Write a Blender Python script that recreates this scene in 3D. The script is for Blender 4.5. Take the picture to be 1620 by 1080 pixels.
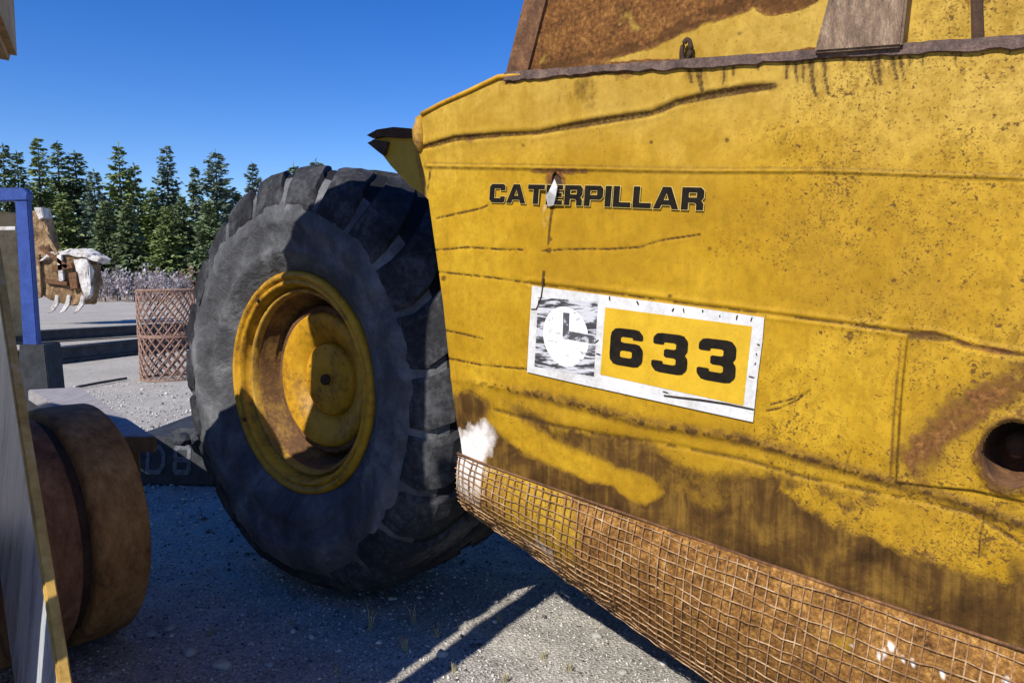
import bpy, bmesh, math, random
import numpy as np
from mathutils import Vector, Matrix, noise as mnoise

random.seed(7); rng = np.random.default_rng(7)
scene = bpy.context.scene
for o in list(bpy.data.objects): bpy.data.objects.remove(o)
col = scene.collection

# ------------------------------------------------------------------ camera
CAM_H = 1.70
F_PX = 1170.0                                   # focal length in photo pixels (1620 wide)
PITCH = math.atan(100/F_PX)                     # horizon 100 px above the middle of the picture
cam_d = bpy.data.cameras.new('camera'); cam = bpy.data.objects.new('camera', cam_d); col.objects.link(cam)
cam.location = (0, 0, CAM_H); cam.rotation_euler = (math.pi/2-PITCH, 0, 0)
cam_d.sensor_width = 36; cam_d.lens = F_PX/1620*36; cam_d.clip_start = .05; cam_d.clip_end = 3000
scene.camera = cam
scene.render.resolution_x = 1024; scene.render.resolution_y = 682

# ------------------------------------------------------------------ sky, sun, exposure
SUN_EL = math.radians(40.0); SUN_AZ = math.radians(180+33)      # clockwise from +Y
SUN = Vector((math.sin(SUN_AZ)*math.cos(SUN_EL), math.cos(SUN_AZ)*math.cos(SUN_EL), math.sin(SUN_EL)))
w = bpy.data.worlds.new('World'); scene.world = w; w.use_nodes = True
wn = w.node_tree.nodes; wl = w.node_tree.links
bg = wn['Background']; bg.inputs['Strength'].default_value = .125
sk = wn.new('ShaderNodeTexSky'); sk.sky_type = 'NISHITA'; sk.sun_disc = False
sk.sun_elevation = SUN_EL; sk.sun_rotation = SUN_AZ
sk.air_density = 1.0; sk.dust_density = .05; sk.ozone_density = 3.0; sk.altitude = 900
hs = wn.new('ShaderNodeHueSaturation'); hs.inputs['Saturation'].default_value = 1.38; hs.inputs['Hue'].default_value = .518; hs.inputs['Value'].default_value = 1.0
wl.new(sk.outputs[0], hs.inputs['Color']); wl.new(hs.outputs[0], bg.inputs['Color'])
sd = bpy.data.lights.new('sun', 'SUN'); sd.energy = 5.0; sd.angle = math.radians(.5); sd.color = (1, .94, .84)
sun = bpy.data.objects.new('sun', sd); col.objects.link(sun); sun.rotation_euler = SUN.to_track_quat('Z', 'Y').to_euler(); sun.location = (-6, -8, 12)
vs = scene.view_settings; vs.view_transform = 'Standard'; vs.look = 'None'; vs.exposure = .3; vs.gamma = 1; vs.use_curve_mapping = False

# ------------------------------------------------------------------ layout frame
sp, cp = math.sin(PITCH), math.cos(PITCH)
def ray(px, py):
    c = (px-810)/F_PX; d = (py-540)/F_PX
    return np.array([c, cp-d*sp, -(sp+d*cp)])
CAM = np.array([0, 0, CAM_H])
def ground_at(px, py, z=0.0):
    r = ray(px, py); t = (z-CAM_H)/r[2]; return CAM+r*t
def at_depth(px, py, y):
    r = ray(px, py); return CAM+r*(y/r[1])
U = ray(-732, 240); U /= np.linalg.norm(U)                      # along the scraper, towards its rear
UH = np.array([U[0], U[1], 0]); UH /= np.linalg.norm(UH)
N = np.array([-UH[1], UH[0], 0]); N = N if N[1] < 0 else -N     # out of the scraper's side
V = np.cross(N, U); V = V if V[2] > 0 else -V
D = 2.20
def on_plane(px, py, wo=0.0):
    r = ray(px, py); t = (-D+wo)/r.dot(N); return CAM+r*t if t > 0 else None
P0 = on_plane(660, 190)
def st(px, py, wo=0.0):
    q = on_plane(px, py, wo)-P0; return -q.dot(U), q.dot(V)
def P(s, t, wo=0.0): return P0-s*U+t*V+wo*N
def project(pts):                                               # the panel chart: where a point of the plate lies in the photo's measure
    q = pts-CAM; dep = q[:, 1]*cp-q[:, 2]*sp
    return 810+F_PX*q[:, 0]/dep, 540-F_PX*(q[:, 1]*sp+q[:, 2]*cp)/dep
def UN(u, n, z): return UH*u+N*n+np.array([0, 0, z])            # yard frame: along U, towards N from the camera, height

# ------------------------------------------------------------------ helpers
def tag(o, label=None, cat=None, group=None, kind=None):
    if label: o['label'] = label
    if cat: o['category'] = cat
    if group: o['group'] = group
    if kind: o['kind'] = kind
    return o
def empty(name, loc=(0, 0, 0)):
    o = bpy.data.objects.new(name, None); col.objects.link(o); o.location = loc; o.empty_display_size = .2; return o
def link(name, me, m, parent=None, smooth=False):
    o = bpy.data.objects.new(name, me); col.objects.link(o)
    if m and not me.materials: me.materials.append(m)
    if parent is not None:
        o.parent = parent; o.matrix_parent_inverse = Matrix.Translation(-_wloc(parent))
    if smooth: me.polygons.foreach_set('use_smooth', [True]*len(me.polygons))
    return o
def _wloc(p):
    v = Vector(p.location)
    if p.parent is not None: pass
    return v
def mesh(name, verts, faces, m, parent=None, smooth=False):
    me = bpy.data.meshes.new(name); me.from_pydata([tuple(v) for v in verts], [], [tuple(f) for f in faces]); me.update()
    return link(name, me, m, parent, smooth)
def bm_obj(name, bm, m, parent=None, smooth=False, bevel=0, seg=2):
    if bevel:
        bmesh.ops.bevel(bm, geom=list(bm.edges), offset=bevel, segments=seg, affect='EDGES', clamp_overlap=True)
    bmesh.ops.recalc_face_normals(bm, faces=bm.faces)
    me = bpy.data.meshes.new(name); bm.to_mesh(me); bm.free()
    return link(name, me, m, parent, smooth)
def hexa(bm, p8):                                               # 8 corners: bottom 4 then top 4
    v = [bm.verts.new(tuple(p)) for p in p8]
    for f in ((0, 1, 2, 3), (7, 6, 5, 4), (0, 4, 5, 1), (1, 5, 6, 2), (2, 6, 7, 3), (3, 7, 4, 0)): bm.faces.new([v[i] for i in f])
def ubox(bm, u0, u1, n0, n1, z0, z1):
    hexa(bm, [UN(a, b, z0) for a, b in ((u0, n0), (u1, n0), (u1, n1), (u0, n1))]+[UN(a, b, z1) for a, b in ((u0, n0), (u1, n0), (u1, n1), (u0, n1))])
def wbox(bm, c, sx, sy, sz, rz=0):
    cx, cy, cz = c; ca, sa = math.cos(rz), math.sin(rz)
    q = [(cx+ca*x-sa*y, cy+sa*x+ca*y) for x, y in ((-sx, -sy), (sx, -sy), (sx, sy), (-sx, sy))]
    hexa(bm, [(x, y, cz-sz) for x, y in q]+[(x, y, cz+sz) for x, y in q])
def prism(bm, pts, off):                                        # polygon pts extruded by vector off
    n = len(pts); a = [bm.verts.new(tuple(p)) for p in pts]; b = [bm.verts.new(tuple(np.asarray(p)+off)) for p in pts]
    bm.faces.new(a); bm.faces.new(b[::-1])
    for i in range(n): bm.faces.new([a[i], b[i], b[(i+1) % n], a[(i+1) % n]])
def tube(path, rad, k=6, closed=False, flat=None, fdir=None):
    path = [np.asarray(p, float) for p in path]; vs, fs = [], []
    rads = rad if hasattr(rad, '__len__') else [rad]*len(path)
    for i, p in enumerate(path):
        d = path[min(i+1, len(path)-1)]-path[max(i-1, 0)]; d = d/(np.linalg.norm(d)+1e-9)
        a = np.cross(d, fdir if fdir is not None else ([0, 0, 1] if abs(d[2]) < .9 else [1, 0, 0])); a /= np.linalg.norm(a)+1e-9
        b = np.cross(a, d)
        for j in range(k):
            t = 2*math.pi*j/k; vs.append(p+rads[i]*(math.cos(t)*a+(flat or 1)*math.sin(t)*b))
    for i in range(len(path)-1):
        for j in range(k): fs.append((i*k+j, i*k+(j+1) % k, (i+1)*k+(j+1) % k, (i+1)*k+j))
    fs.append(tuple(range(k))[::-1]); fs.append(tuple((len(path)-1)*k+j for j in range(k)))
    return vs, fs
def lathe(prof, axis_o, ax, e1, e2, seg=96, fn=None):            # prof: (r, a) list
    vs, fs = [], []; n = len(prof)
    for i in range(seg):
        t = 2*math.pi*i/seg; d = math.cos(t)*e1+math.sin(t)*e2
        for j, (r, a) in enumerate(prof):
            if fn: r, a = fn(r, a, t)
            vs.append(axis_o+r*d+a*ax)
    for i in range(seg):
        for j in range(n-1): fs.append((i*n+j, ((i+1) % seg)*n+j, ((i+1) % seg)*n+j+1, i*n+j+1))
    return vs, fs
_lat = rng.random((64, 64, 8))
def vnoise(x, y, ch=0):
    xi = np.floor(x).astype(int); yi = np.floor(y).astype(int); fx = x-xi; fy = y-yi
    fx = fx*fx*(3-2*fx); fy = fy*fy*(3-2*fy); L = _lat[:, :, ch]
    a = L[xi % 64, yi % 64]; b = L[(xi+1) % 64, yi % 64]; c = L[xi % 64, (yi+1) % 64]; d = L[(xi+1) % 64, (yi+1) % 64]
    return (a*(1-fx)+b*fx)*(1-fy)+(c*(1-fx)+d*fx)*fy
def fbm(x, y, ch=0, o=4):
    r = 0; a = .5
    for i in range(o): r = r+a*vnoise(x+17.3*i, y+5.1*i, ch); x = x*2.03; y = y*2.03; a *= .5
    return r
def sstep(a, b, x): t = np.clip((x-a)/(b-a), 0, 1); return t*t*(3-2*t)
def pdist(x, y, poly):                                           # distance to a polyline + running fraction
    best = np.full(x.shape, 1e9); fr = np.zeros(x.shape); n = len(poly)-1
    for i in range(n):
        ax, ay = poly[i]; bx, by = poly[i+1]; dx, dy = bx-ax, by-ay
        t = np.clip(((x-ax)*dx+(y-ay)*dy)/(dx*dx+dy*dy), 0, 1); d = np.hypot(x-ax-t*dx, y-ay-t*dy)
        m = d < best; best = np.where(m, d, best); fr = np.where(m, (i+t)/n, fr)
    return best, fr

# ------------------------------------------------------------------ materials
def mat(name, rough=.6, metal=0):
    m = bpy.data.materials.new(name); m.use_nodes = True; b = m.node_tree.nodes['Principled BSDF']
    b.inputs['Roughness'].default_value = rough; b.inputs['Metallic'].default_value = metal
    return m, m.node_tree.nodes, m.node_tree.links, b
def tcoord(ns, ls, scale=(1, 1, 1)):
    t = ns.new('ShaderNodeTexCoord'); mp = ns.new('ShaderNodeMapping'); mp.inputs['Scale'].default_value = scale
    ls.new(t.outputs['Object'], mp.inputs['Vector']); return mp.outputs[0]
def nz(ns, ls, vec, scale, detail=6, rough=.6, dist=0):
    n = ns.new('ShaderNodeTexNoise'); n.inputs['Scale'].default_value = scale; n.inputs['Detail'].default_value = detail
    n.inputs['Roughness'].default_value = rough; n.inputs['Distortion'].default_value = dist; ls.new(vec, n.inputs['Vector']); return n.outputs['Fac']
def ramp(ns, ls, fac, stops):
    r = ns.new('ShaderNodeValToRGB'); e = r.color_ramp.elements
    while len(e) < len(stops): e.new(.5)
    for k, (p, c) in zip(e, stops):
        k.position = p; k.color = (*c, 1) if hasattr(c, '__len__') else (c, c, c, 1)
    ls.new(fac, r.inputs['Fac']); return r.outputs['Color']
def mixc(ns, ls, fac, a, b, mode='MIX'):
    m = ns.new('ShaderNodeMix'); m.data_type = 'RGBA'; m.blend_type = mode
    for s, v in ((m.inputs[0], fac), (m.inputs[6], a), (m.inputs[7], b)):
        if isinstance(v, (int, float)): s.default_value = v
        elif isinstance(v, tuple): s.default_value = (*v, 1)
        else: ls.new(v, s)
    return m.outputs[2]
def mth(ns, ls, op, a, b=0.0, clamp=False):
    m = ns.new('ShaderNodeMath'); m.operation = op; m.use_clamp = clamp
    for s, v in ((m.inputs[0], a), (m.inputs[1], b)):
        if isinstance(v, (int, float)): s.default_value = v
        else: ls.new(v, s)
    return m.outputs[0]
def bump(ns, ls, h, bs, strength=.3, dist=.01):
    b = ns.new('ShaderNodeBump'); b.inputs['Strength'].default_value = strength; b.inputs['Distance'].default_value = dist
    ls.new(h, b.inputs['Height']); ls.new(b.outputs[0], bs.inputs['Normal'])
def attr(ns, name):
    a = ns.new('ShaderNodeAttribute'); a.attribute_name = name; return a
def simple(name, c1, c2, scale=8, rough=.7, metal=0, bstr=.3, bdist=.004, c3=None, stretch=(1, 1, 1), bscale=None, spec=.3):
    m, ns, ls, b = mat(name, rough, metal); v = tcoord(ns, ls, stretch); n = mth(ns, ls, 'ADD', mth(ns, ls, 'MULTIPLY', nz(ns, ls, v, scale, 5, .65), .62), mth(ns, ls, 'MULTIPLY', nz(ns, ls, v, scale*7, 4, .7), .38))
    b.inputs['Specular IOR Level'].default_value = spec
    stops = [(.36, c1), (.64, c2)] if c3 is None else [(.34, c1), (.5, c2), (.66, c3)]
    ls.new(ramp(ns, ls, n, stops), b.inputs['Base Color'])
    bump(ns, ls, nz(ns, ls, v, bscale or scale*5, 6, .7), b, bstr, bdist); return m

def paint_material(name, rcol):
    m, ns, ls, b = mat(name, .42)
    v = tcoord(ns, ls); A = attr(ns, 'wear_a'); B = attr(ns, 'wear_b')
    sa = ns.new('ShaderNodeSeparateColor'); ls.new(A.outputs['Color'], sa.inputs[0])
    sb = ns.new('ShaderNodeSeparateColor'); ls.new(B.outputs['Color'], sb.inputs[0])
    rust, dirt, white = sa.outputs; scr, dens, fade = sb.outputs
    big = nz(ns, ls, v, 2.2, 4, .6); mid = nz(ns, ls, v, 14, 5, .65); fine = nz(ns, ls, v, 75, 4, .7)
    vs_ = tcoord(ns, ls, (7, 7, .6)); streak = nz(ns, ls, vs_, 6, 6, .6)
    y = ramp(ns, ls, big, [(.32, (.30, .160, .003)), (.5, (.405, .226, .005)), (.70, (.53, .325, .016))])
    y = mixc(ns, ls, mth(ns, ls, 'MULTIPLY', ramp(ns, ls, mth(ns, ls, 'ADD', dirt, mth(ns, ls, 'MULTIPLY', mth(ns, ls, 'SUBTRACT', mid, .5), .5)), [(.05, 0.0), (.45, 1.0)]), .75), y, (.19, .095, .004))
    y = mixc(ns, ls, fade, y, (.50, .335, .072))                                     # chalked, faded paint
    y = mixc(ns, ls, mth(ns, ls, 'MULTIPLY', ramp(ns, ls, streak, [(.45, 0.0), (.75, 1.0)]), .30), y, (.27, .15, .012))
    y = mixc(ns, ls, mth(ns, ls, 'MULTIPLY', ramp(ns, ls, fine, [(.45, 0.0), (.75, 1.0)]), .35), y, (.25, .14, .012))
    gr1 = nz(ns, ls, v, 30, 5, .72); gfac = mth(ns, ls, 'MULTIPLY', ramp(ns, ls, gr1, [(.44, 0.0), (.66, 1.0)]), mth(ns, ls, 'ADD', .12, mth(ns, ls, 'MULTIPLY', dens, .75)))
    y = mixc(ns, ls, mth(ns, ls, 'MULTIPLY', gfac, .8), y, (.185, .100, .006))
    blot = nz(ns, ls, v, 4.5, 4, .6, .8); y = mixc(ns, ls, mth(ns, ls, 'MULTIPLY', ramp(ns, ls, blot, [(.48, 0.0), (.68, 1.0)]), .45), y, (.25, .135, .004))
    # specks: paint chips down to rust, more of them where dens is high
    sn = nz(ns, ls, v, 62, 3, .55); sn2 = nz(ns, ls, v, 150, 2, .5)
    lim = mth(ns, ls, 'MULTIPLY', dens, mth(ns, ls, 'ADD', .10, mth(ns, ls, 'MULTIPLY', nz(ns, ls, v, 11, 3, .6), .26)))
    spk = mth(ns, ls, 'MULTIPLY', mth(ns, ls, 'SUBTRACT', sn, mth(ns, ls, 'SUBTRACT', .825, lim)), 22, True)
    spk2 = mth(ns, ls, 'MULTIPLY', mth(ns, ls, 'SUBTRACT', sn2, mth(ns, ls, 'SUBTRACT', .775, lim)), 12, True)
    spk = mth(ns, ls, 'MAXIMUM', mth(ns, ls, 'MULTIPLY', spk, .9), mth(ns, ls, 'MULTIPLY', spk2, .6))
    c = mixc(ns, ls, spk, y, (.10, .050, .014))
    rn = mth(ns, ls, 'ADD', rust, mth(ns, ls, 'MULTIPLY', mth(ns, ls, 'SUBTRACT', mid, .5), 1.2)); rn = ramp(ns, ls, rn, [(.38, 0.0), (.62, 1.0)])
    rc = ramp(ns, ls, mth(ns, ls, 'ADD', mth(ns, ls, 'MULTIPLY', fine, .6), mth(ns, ls, 'MULTIPLY', mid, .4)), [(.36, rcol[0]), (.52, rcol[1]), (.66, rcol[2])])
    rfac = mth(ns, ls, 'MULTIPLY', rn, mth(ns, ls, 'GREATER_THAN', rust, .02))
    dn = mth(ns, ls, 'ADD', dirt, mth(ns, ls, 'MULTIPLY', mth(ns, ls, 'SUBTRACT', streak, .5), .45)); dn = mth(ns, ls, 'ADD', dn, mth(ns, ls, 'MULTIPLY', mth(ns, ls, 'SUBTRACT', mid, .5), .8)); dn = mth(ns, ls, 'ADD', dn, mth(ns, ls, 'MULTIPLY', mth(ns, ls, 'SUBTRACT', fine, .5), .35))
    dfac = mth(ns, ls, 'MULTIPLY', ramp(ns, ls, dn, [(.34, 0.0), (.66, .97)]), mth(ns, ls, 'GREATER_THAN', dirt, .02))
    dc = ramp(ns, ls, mth(ns, ls, 'ADD', mth(ns, ls, 'MULTIPLY', streak, .4), mth(ns, ls, 'MULTIPLY', nz(ns, ls, v, 7, 5, .7, .5), .6)), [(.36, (.026, .013, .006)), (.5, (.075, .038, .011)), (.64, (.19, .105, .02))])
    c = mixc(ns, ls, dfac, c, dc); c = mixc(ns, ls, rfac, c, rc)
    wf = mth(ns, ls, 'ADD', white, mth(ns, ls, 'MULTIPLY', mth(ns, ls, 'SUBTRACT', mid, .5), .8)); wf = mth(ns, ls, 'MULTIPLY', ramp(ns, ls, wf, [(.30, 0.0), (.70, .9)]), mth(ns, ls, 'GREATER_THAN', white, .02))
    c = mixc(ns, ls, wf, c, (.72, .68, .66))
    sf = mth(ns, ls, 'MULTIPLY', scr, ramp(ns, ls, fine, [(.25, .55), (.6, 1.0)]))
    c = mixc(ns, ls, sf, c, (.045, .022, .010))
    ls.new(c, b.inputs['Base Color'])
    r = mth(ns, ls, 'ADD', .50, mth(ns, ls, 'MULTIPLY', mth(ns, ls, 'MAXIMUM', rfac, dfac), .4)); ls.new(mth(ns, ls, 'ADD', r, mth(ns, ls, 'MULTIPLY', fine, .15)), b.inputs['Roughness'])
    h = mth(ns, ls, 'SUBTRACT', mth(ns, ls, 'MULTIPLY', mid, .35), mth(ns, ls, 'MULTIPLY', spk, .3)); h = mth(ns, ls, 'ADD', h, mth(ns, ls, 'MULTIPLY', mth(ns, ls, 'MULTIPLY', rfac, fine), 1.0))
    bump(ns, ls, h, b, .45, .006); b.inputs['Specular IOR Level'].default_value = .10
    return m
M_PAINT = paint_material('weathered_yellow_paint', ((.050, .024, .013), (.16, .070, .022), (.31, .155, .045)))
M_LIP = paint_material('scoured_ochre_plate', ((.045, .022, .011), (.235, .112, .030), (.50, .285, .085)))
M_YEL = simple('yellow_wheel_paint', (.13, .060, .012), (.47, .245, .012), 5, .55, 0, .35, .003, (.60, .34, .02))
M_YELRUST = simple('rusty_yellow_paint', (.11, .055, .02), (.36, .20, .03), 9, .7, 0, .5, .006, (.55, .33, .04))
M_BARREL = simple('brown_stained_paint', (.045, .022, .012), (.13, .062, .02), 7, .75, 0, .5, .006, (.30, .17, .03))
M_OLIVE = simple('dusty_yellow_plate', (.40, .25, .02), (.52, .33, .03), 7, .6)
M_RUST = simple('brown_rust', (.05, .026, .016), (.13, .062, .03), 14, .9, 0, .7, .008, (.26, .13, .055))
M_RUSTDK = simple('dark_rust', (.030, .018, .013), (.085, .045, .027), 16, .9, 0, .7, .006)
M_RUSTMET = simple('scoured_brown_steel', (.06, .04, .028), (.17, .11, .07), 30, .55, .25, .6, .004, (.33, .24, .16), (1.6, 1.6, .5))
M_RAIL = simple('purple_brown_rust', (.05, .035, .032), (.12, .08, .068), 18, .9, 0, .8, .008, (.24, .16, .12))
M_WIRE = simple('rusty_wire', (.07, .035, .016), (.26, .14, .06), 12, .75, .0, .4, .002, (.56, .40, .24))
M_BLACKP = simple('worn_black_lettering', (.006, .005, .004), (.018, .014, .010), 30, .85, 0, .2, .001)
M_BLACKP.node_tree.nodes['Principled BSDF'].inputs['Specular IOR Level'].default_value = .1
M_HALO = simple('pale_letter_outline', (.42, .29, .05), (.56, .44, .17), 40, .6)
M_WHITE = simple('chipped_white_vinyl', (.42, .41, .39), (.68, .69, .72), 10, .55, 0, .2, .001)
M_DECY = simple('decal_yellow', (.46, .28, .012), (.60, .37, .02), 14, .5, 0, .2, .001)
M_SCR = simple('scratch_black', (.015, .01, .008), (.05, .03, .02), 30, .8)
M_STEEL = simple('sky_sheen_steel', (.16, .17, .20), (.60, .64, .70), 4, .28, .25, .5, .006, (.93, .94, .95), (3.2, 3.2, .22), spec=.5)  # sky reflection painted in as pale blue-white streaks
def logo_mat(name, base, scratch, cut, stretch):
    m, ns, ls, b = mat(name, .6); v = tcoord(ns, ls, stretch); n = nz(ns, ls, v, 26, 6, .7, .6)
    ls.new(ramp(ns, ls, n, [(cut-.03, base), (cut+.04, scratch)]), b.inputs['Base Color']); return m
M_LOGO = logo_mat('scraped_black_vinyl', (.035, .035, .04), (.50, .50, .54), .50, (.35, .35, 2.6))
M_LOGOW = logo_mat('scraped_white_vinyl', (.74, .74, .76), (.22, .22, .25), .60, (.8, .8, 1.8))
M_LOGOL = logo_mat('scraped_grey_vinyl', (.06, .06, .07), (.40, .40, .43), .56, (.8, .8, 1.5))
def rubber():
    m, ns, ls, b = mat('dusty_tyre_rubber', .85); v = tcoord(ns, ls)
    n = nz(ns, ls, v, 3.5, 8, .65, .4); f = nz(ns, ls, v, 40, 6, .7); g = ns.new('ShaderNodeNewGeometry')
    c = ramp(ns, ls, n, [(.3, (.034, .035, .039)), (.5, (.092, .096, .104)), (.70, (.22, .225, .235))])
    c = mixc(ns, ls, mth(ns, ls, 'MULTIPLY', ramp(ns, ls, f, [(.4, 0.0), (.7, 1.0)]), .4), c, (.05, .05, .056))
    ls.new(c, b.inputs['Base Color']); b.inputs['Specular IOR Level'].default_value = .15
    wv = nz(ns, ls, v, 6, 5, .6, 2.2); wr = ns.new('ShaderNodeTexVoronoi'); wr.feature = 'DISTANCE_TO_EDGE'; wr.inputs['Scale'].default_value = 14; ls.new(v, wr.inputs['Vector']); wv = mth(ns, ls, 'ADD', wv, mth(ns, ls, 'MULTIPLY', ramp(ns, ls, wr.outputs['Distance'], [(.0, 0.0), (.08, 1.0)]), .07))
    bump(ns, ls, mth(ns, ls, 'ADD', wv, mth(ns, ls, 'MULTIPLY', f, .25)), b, .8, .02); return m
M_RUB = rubber()
M_GROOVE = simple('shaded_groove_rubber', (.008, .008, .010), (.018, .019, .022), 9, .9, spec=.1)  # shade between the lugs put into a near-black rubber colour
M_TREAD = simple('tread_rubber', (.011, .011, .013), (.030, .031, .035), 5, .85, 0, .6, .008, (.085, .088, .095), spec=.10)  # tread colour kept darker than the sidewall to deepen its shade
M_ARMED = simple('tan_sheen_edge', (.34, .20, .05), (.62, .40, .10), 4, .5, .1, .4, .003, (.72, .58, .38))  # golden sheen of the arm's edge put into its colour
M_DRUM = simple('drum_rust', (.085, .036, .014), (.33, .165, .055), 4, .7, .1, .9, .010, (.54, .32, .125), (1, 1, .55), 60)
M_DRUMDK = simple('drum_rust_dark', (.06, .030, .020), (.21, .10, .050), 6, .85, 0, .7, .006, (.36, .19, .09), (1, 1, .4), 50)
M_TIMBER = simple('grey_weathered_timber', (.20, .185, .19), (.36, .34, .34), 10, .85, 0, .4, .004, None, (3, .5, 3))
M_TIMBEND = simple('timber_end_grain', (.12, .065, .025), (.27, .16, .07), 16, .85, 0, .5, .004)
M_BLUE = simple('blue_frame_paint', (.018, .045, .20), (.04, .09, .36), 9, .5, 0, .25, .002)
M_DARK = simple('dark_oily_steel', (.014, .016, .02), (.045, .05, .06), 12, .7, 0, .5, .006)
M_BEAM = simple('dark_grey_beam', (.018, .021, .027), (.055, .062, .075), 5, .8, 0, .4, .006)
M_TAN = simple('tan_machine_paint', (.20, .12, .05), (.40, .27, .12), 4, .75, 0, .5, .01, (.52, .38, .20))
M_BUCK = simple('rusted_bucket_paint', (.035, .020, .012), (.20, .12, .055), 1.6, .85, 0, .7, .03, (.46, .33, .19))
M_CHALK = simple('grey_chalk_paint', (.06, .065, .08), (.20, .21, .25), 30, .9)
M_GLASS = mat('dark_cab_glass', .12)[0]; M_GLASS.node_tree.nodes['Principled BSDF'].inputs['Base Color'].default_value = (.012, .014, .016, 1)
M_DUST = simple('pale_dusty_metal', (.10, .07, .05), (.50, .47, .44), 2.6, .8, 0, .6, .02, (.74, .73, .72))
M_BARK = simple('conifer_bark', (.05, .035, .025), (.11, .08, .06), 12, .9)

# ------------------------------------------------------------------ ground
def gh(x, y):
    near = np.exp(-((x+.3)**2+(y-4)**2)/160)
    h = (fbm(x*1.3+40, y*1.3+9, 1, 5)-.47)*.10*near+(fbm(x*.11+3, y*.11, 2, 3)-.45)*.25*(1-near)
    h = h+.07*np.exp(-((x+1.55)**2/.18+(y-2.85)**2/.10))*(.5+fbm(x*9, y*9, 3, 3))          # churned dirt by the drum
    h = h+(fbm(x*8, y*8, 4, 4)-.47)*.028*near
    return h
def build_ground():
    xs = np.unique(np.concatenate([-np.geomspace(4.5, 900, 46)[::-1], np.arange(-4.5, 2.6, .035), np.geomspace(2.6, 900, 40)]))
    ys = np.unique(np.concatenate([-np.geomspace(1.2, 900, 24)[::-1], np.arange(-1.2, 1.6, .2), np.arange(1.6, 7.5, .035), np.geomspace(7.5, 1400, 60)]))
    X, Y = np.meshgrid(xs, ys); Z = gh(X, Y); nx, ny = len(xs), len(ys)
    me = bpy.data.meshes.new('ground'); me.vertices.add(nx*ny); me.vertices.foreach_set('co', np.stack([X, Y, Z], -1).ravel())
    i, j = np.meshgrid(np.arange(nx-1), np.arange(ny-1)); a = (j*nx+i).ravel(); q = np.stack([a, a+1, a+1+nx, a+nx], -1)
    me.loops.add(q.size); me.loops.foreach_set('vertex_index', q.ravel()); me.polygons.add(len(q)); me.polygons.foreach_set('loop_start', np.arange(0, q.size, 4)); me.update(calc_edges=True)
    m, ns, ls, b = mat('gravel_yard', .95); v = tcoord(ns, ls)
    big = nz(ns, ls, v, .55, 6, .6); mid = nz(ns, ls, v, 5, 8, .7); gr = ns.new('ShaderNodeTexVoronoi'); gr.inputs['Scale'].default_value = 75; ls.new(v, gr.inputs['Vector'])
    fine = nz(ns, ls, v, 120, 8, .75)
    c = ramp(ns, ls, big, [(.3, (.42, .39, .335)), (.55, (.56, .525, .465)), (.75, (.66, .625, .56))])
    c = mixc(ns, ls, mth(ns, ls, 'MULTIPLY', ramp(ns, ls, mid, [(.4, 0.0), (.68, 1.0)]), .55), c, (.25, .225, .185))
    c = mixc(ns, ls, .45, c, ramp(ns, ls, gr.outputs['Color'], [(.1, (.09, .085, .08)), (.5, (.38, .36, .325)), (.9, (.66, .64, .60))]))
    c = mixc(ns, ls, mth(ns, ls, 'MULTIPLY', ramp(ns, ls, fine, [(.45, 0.0), (.62, 1.0)]), .5), c, (.11, .10, .09))
    ls.new(c, b.inputs['Base Color']); b.inputs['Specular IOR Level'].default_value = .1
    bump(ns, ls, mth(ns, ls, 'ADD', fine, mth(ns, ls, 'MULTIPLY', gr.outputs['Distance'], 1.5)), b, .7, .008)
    tag(link('ground', me, m, None, True), kind='structure')
build_ground()
def gz(x, y): return float(gh(np.array([x]), np.array([y]))[0])

# pebbles lying on the yard (nobody could count them)
def build_pebbles():
    oct_v = np.array([(1, 0, 0), (-1, 0, 0), (0, 1, 0), (0, -1, 0), (0, 0, 1), (0, 0, -1)], float)
    oct_f = np.array([(0, 2, 4), (2, 1, 4), (1, 3, 4), (3, 0, 4), (2, 0, 5), (1, 2, 5), (3, 1, 5), (0, 3, 5)])
    for name, n, lo, hi, cols in (('pale_gravel', 26000, .0022, .009, ((.34, .32, .29), (.54, .52, .48), (.74, .72, .68))), ('dark_gravel', 14000, .002, .008, ((.035, .034, .034), (.09, .085, .08), (.17, .155, .14)))):
        d = 2.0*np.exp(rng.random(n)*math.log(14/2.0)); ang = np.radians(rng.uniform(-40, 32, n)); x = d*np.sin(ang); y = d*np.cos(ang)
        s = np.exp(rng.uniform(math.log(lo), math.log(hi), n))*np.where(rng.random(n) < .02, 2.4, 1)*np.clip(d/3.4, 1, 2.2)
        z = gh(x, y)+s*.25; sc = s[:, None]*rng.uniform(.6, 1.35, (n, 3)); sc[:, 2] *= .7
        vv = oct_v[None]*(1+.35*(rng.random((n, 6, 1))-.5))*sc[:, None, :]; ca, sa = np.cos(ang*9+x*50), np.sin(ang*9+x*50)
        rx = vv[..., 0]*ca[:, None]-vv[..., 1]*sa[:, None]; ry = vv[..., 0]*sa[:, None]+vv[..., 1]*ca[:, None]
        co = np.stack([rx+x[:, None], ry+y[:, None], vv[..., 2]+z[:, None]], -1).reshape(-1, 3)
        f = (oct_f[None]+6*np.arange(n)[:, None, None]).reshape(-1, 3)
        me = bpy.data.meshes.new(name); me.vertices.add(len(co)); me.vertices.foreach_set('co', co.ravel()); me.loops.add(f.size); me.loops.foreach_set('vertex_index', f.ravel())
        me.polygons.add(len(f)); me.polygons.foreach_set('loop_start', np.arange(0, f.size, 3)); me.update(calc_edges=True)
        m, ns, ls, b = mat(name, .9); ls.new(ramp(ns, ls, nz(ns, ls, tcoord(ns, ls), 45, 3), [(.3, cols[0]), (.5, cols[1]), (.7, cols[2])]), b.inputs['Base Color'])
        tag(link(name, me, m), 'loose %s stones scattered over the yard ground' % name.split('_')[0], 'gravel', kind='stuff')
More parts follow.
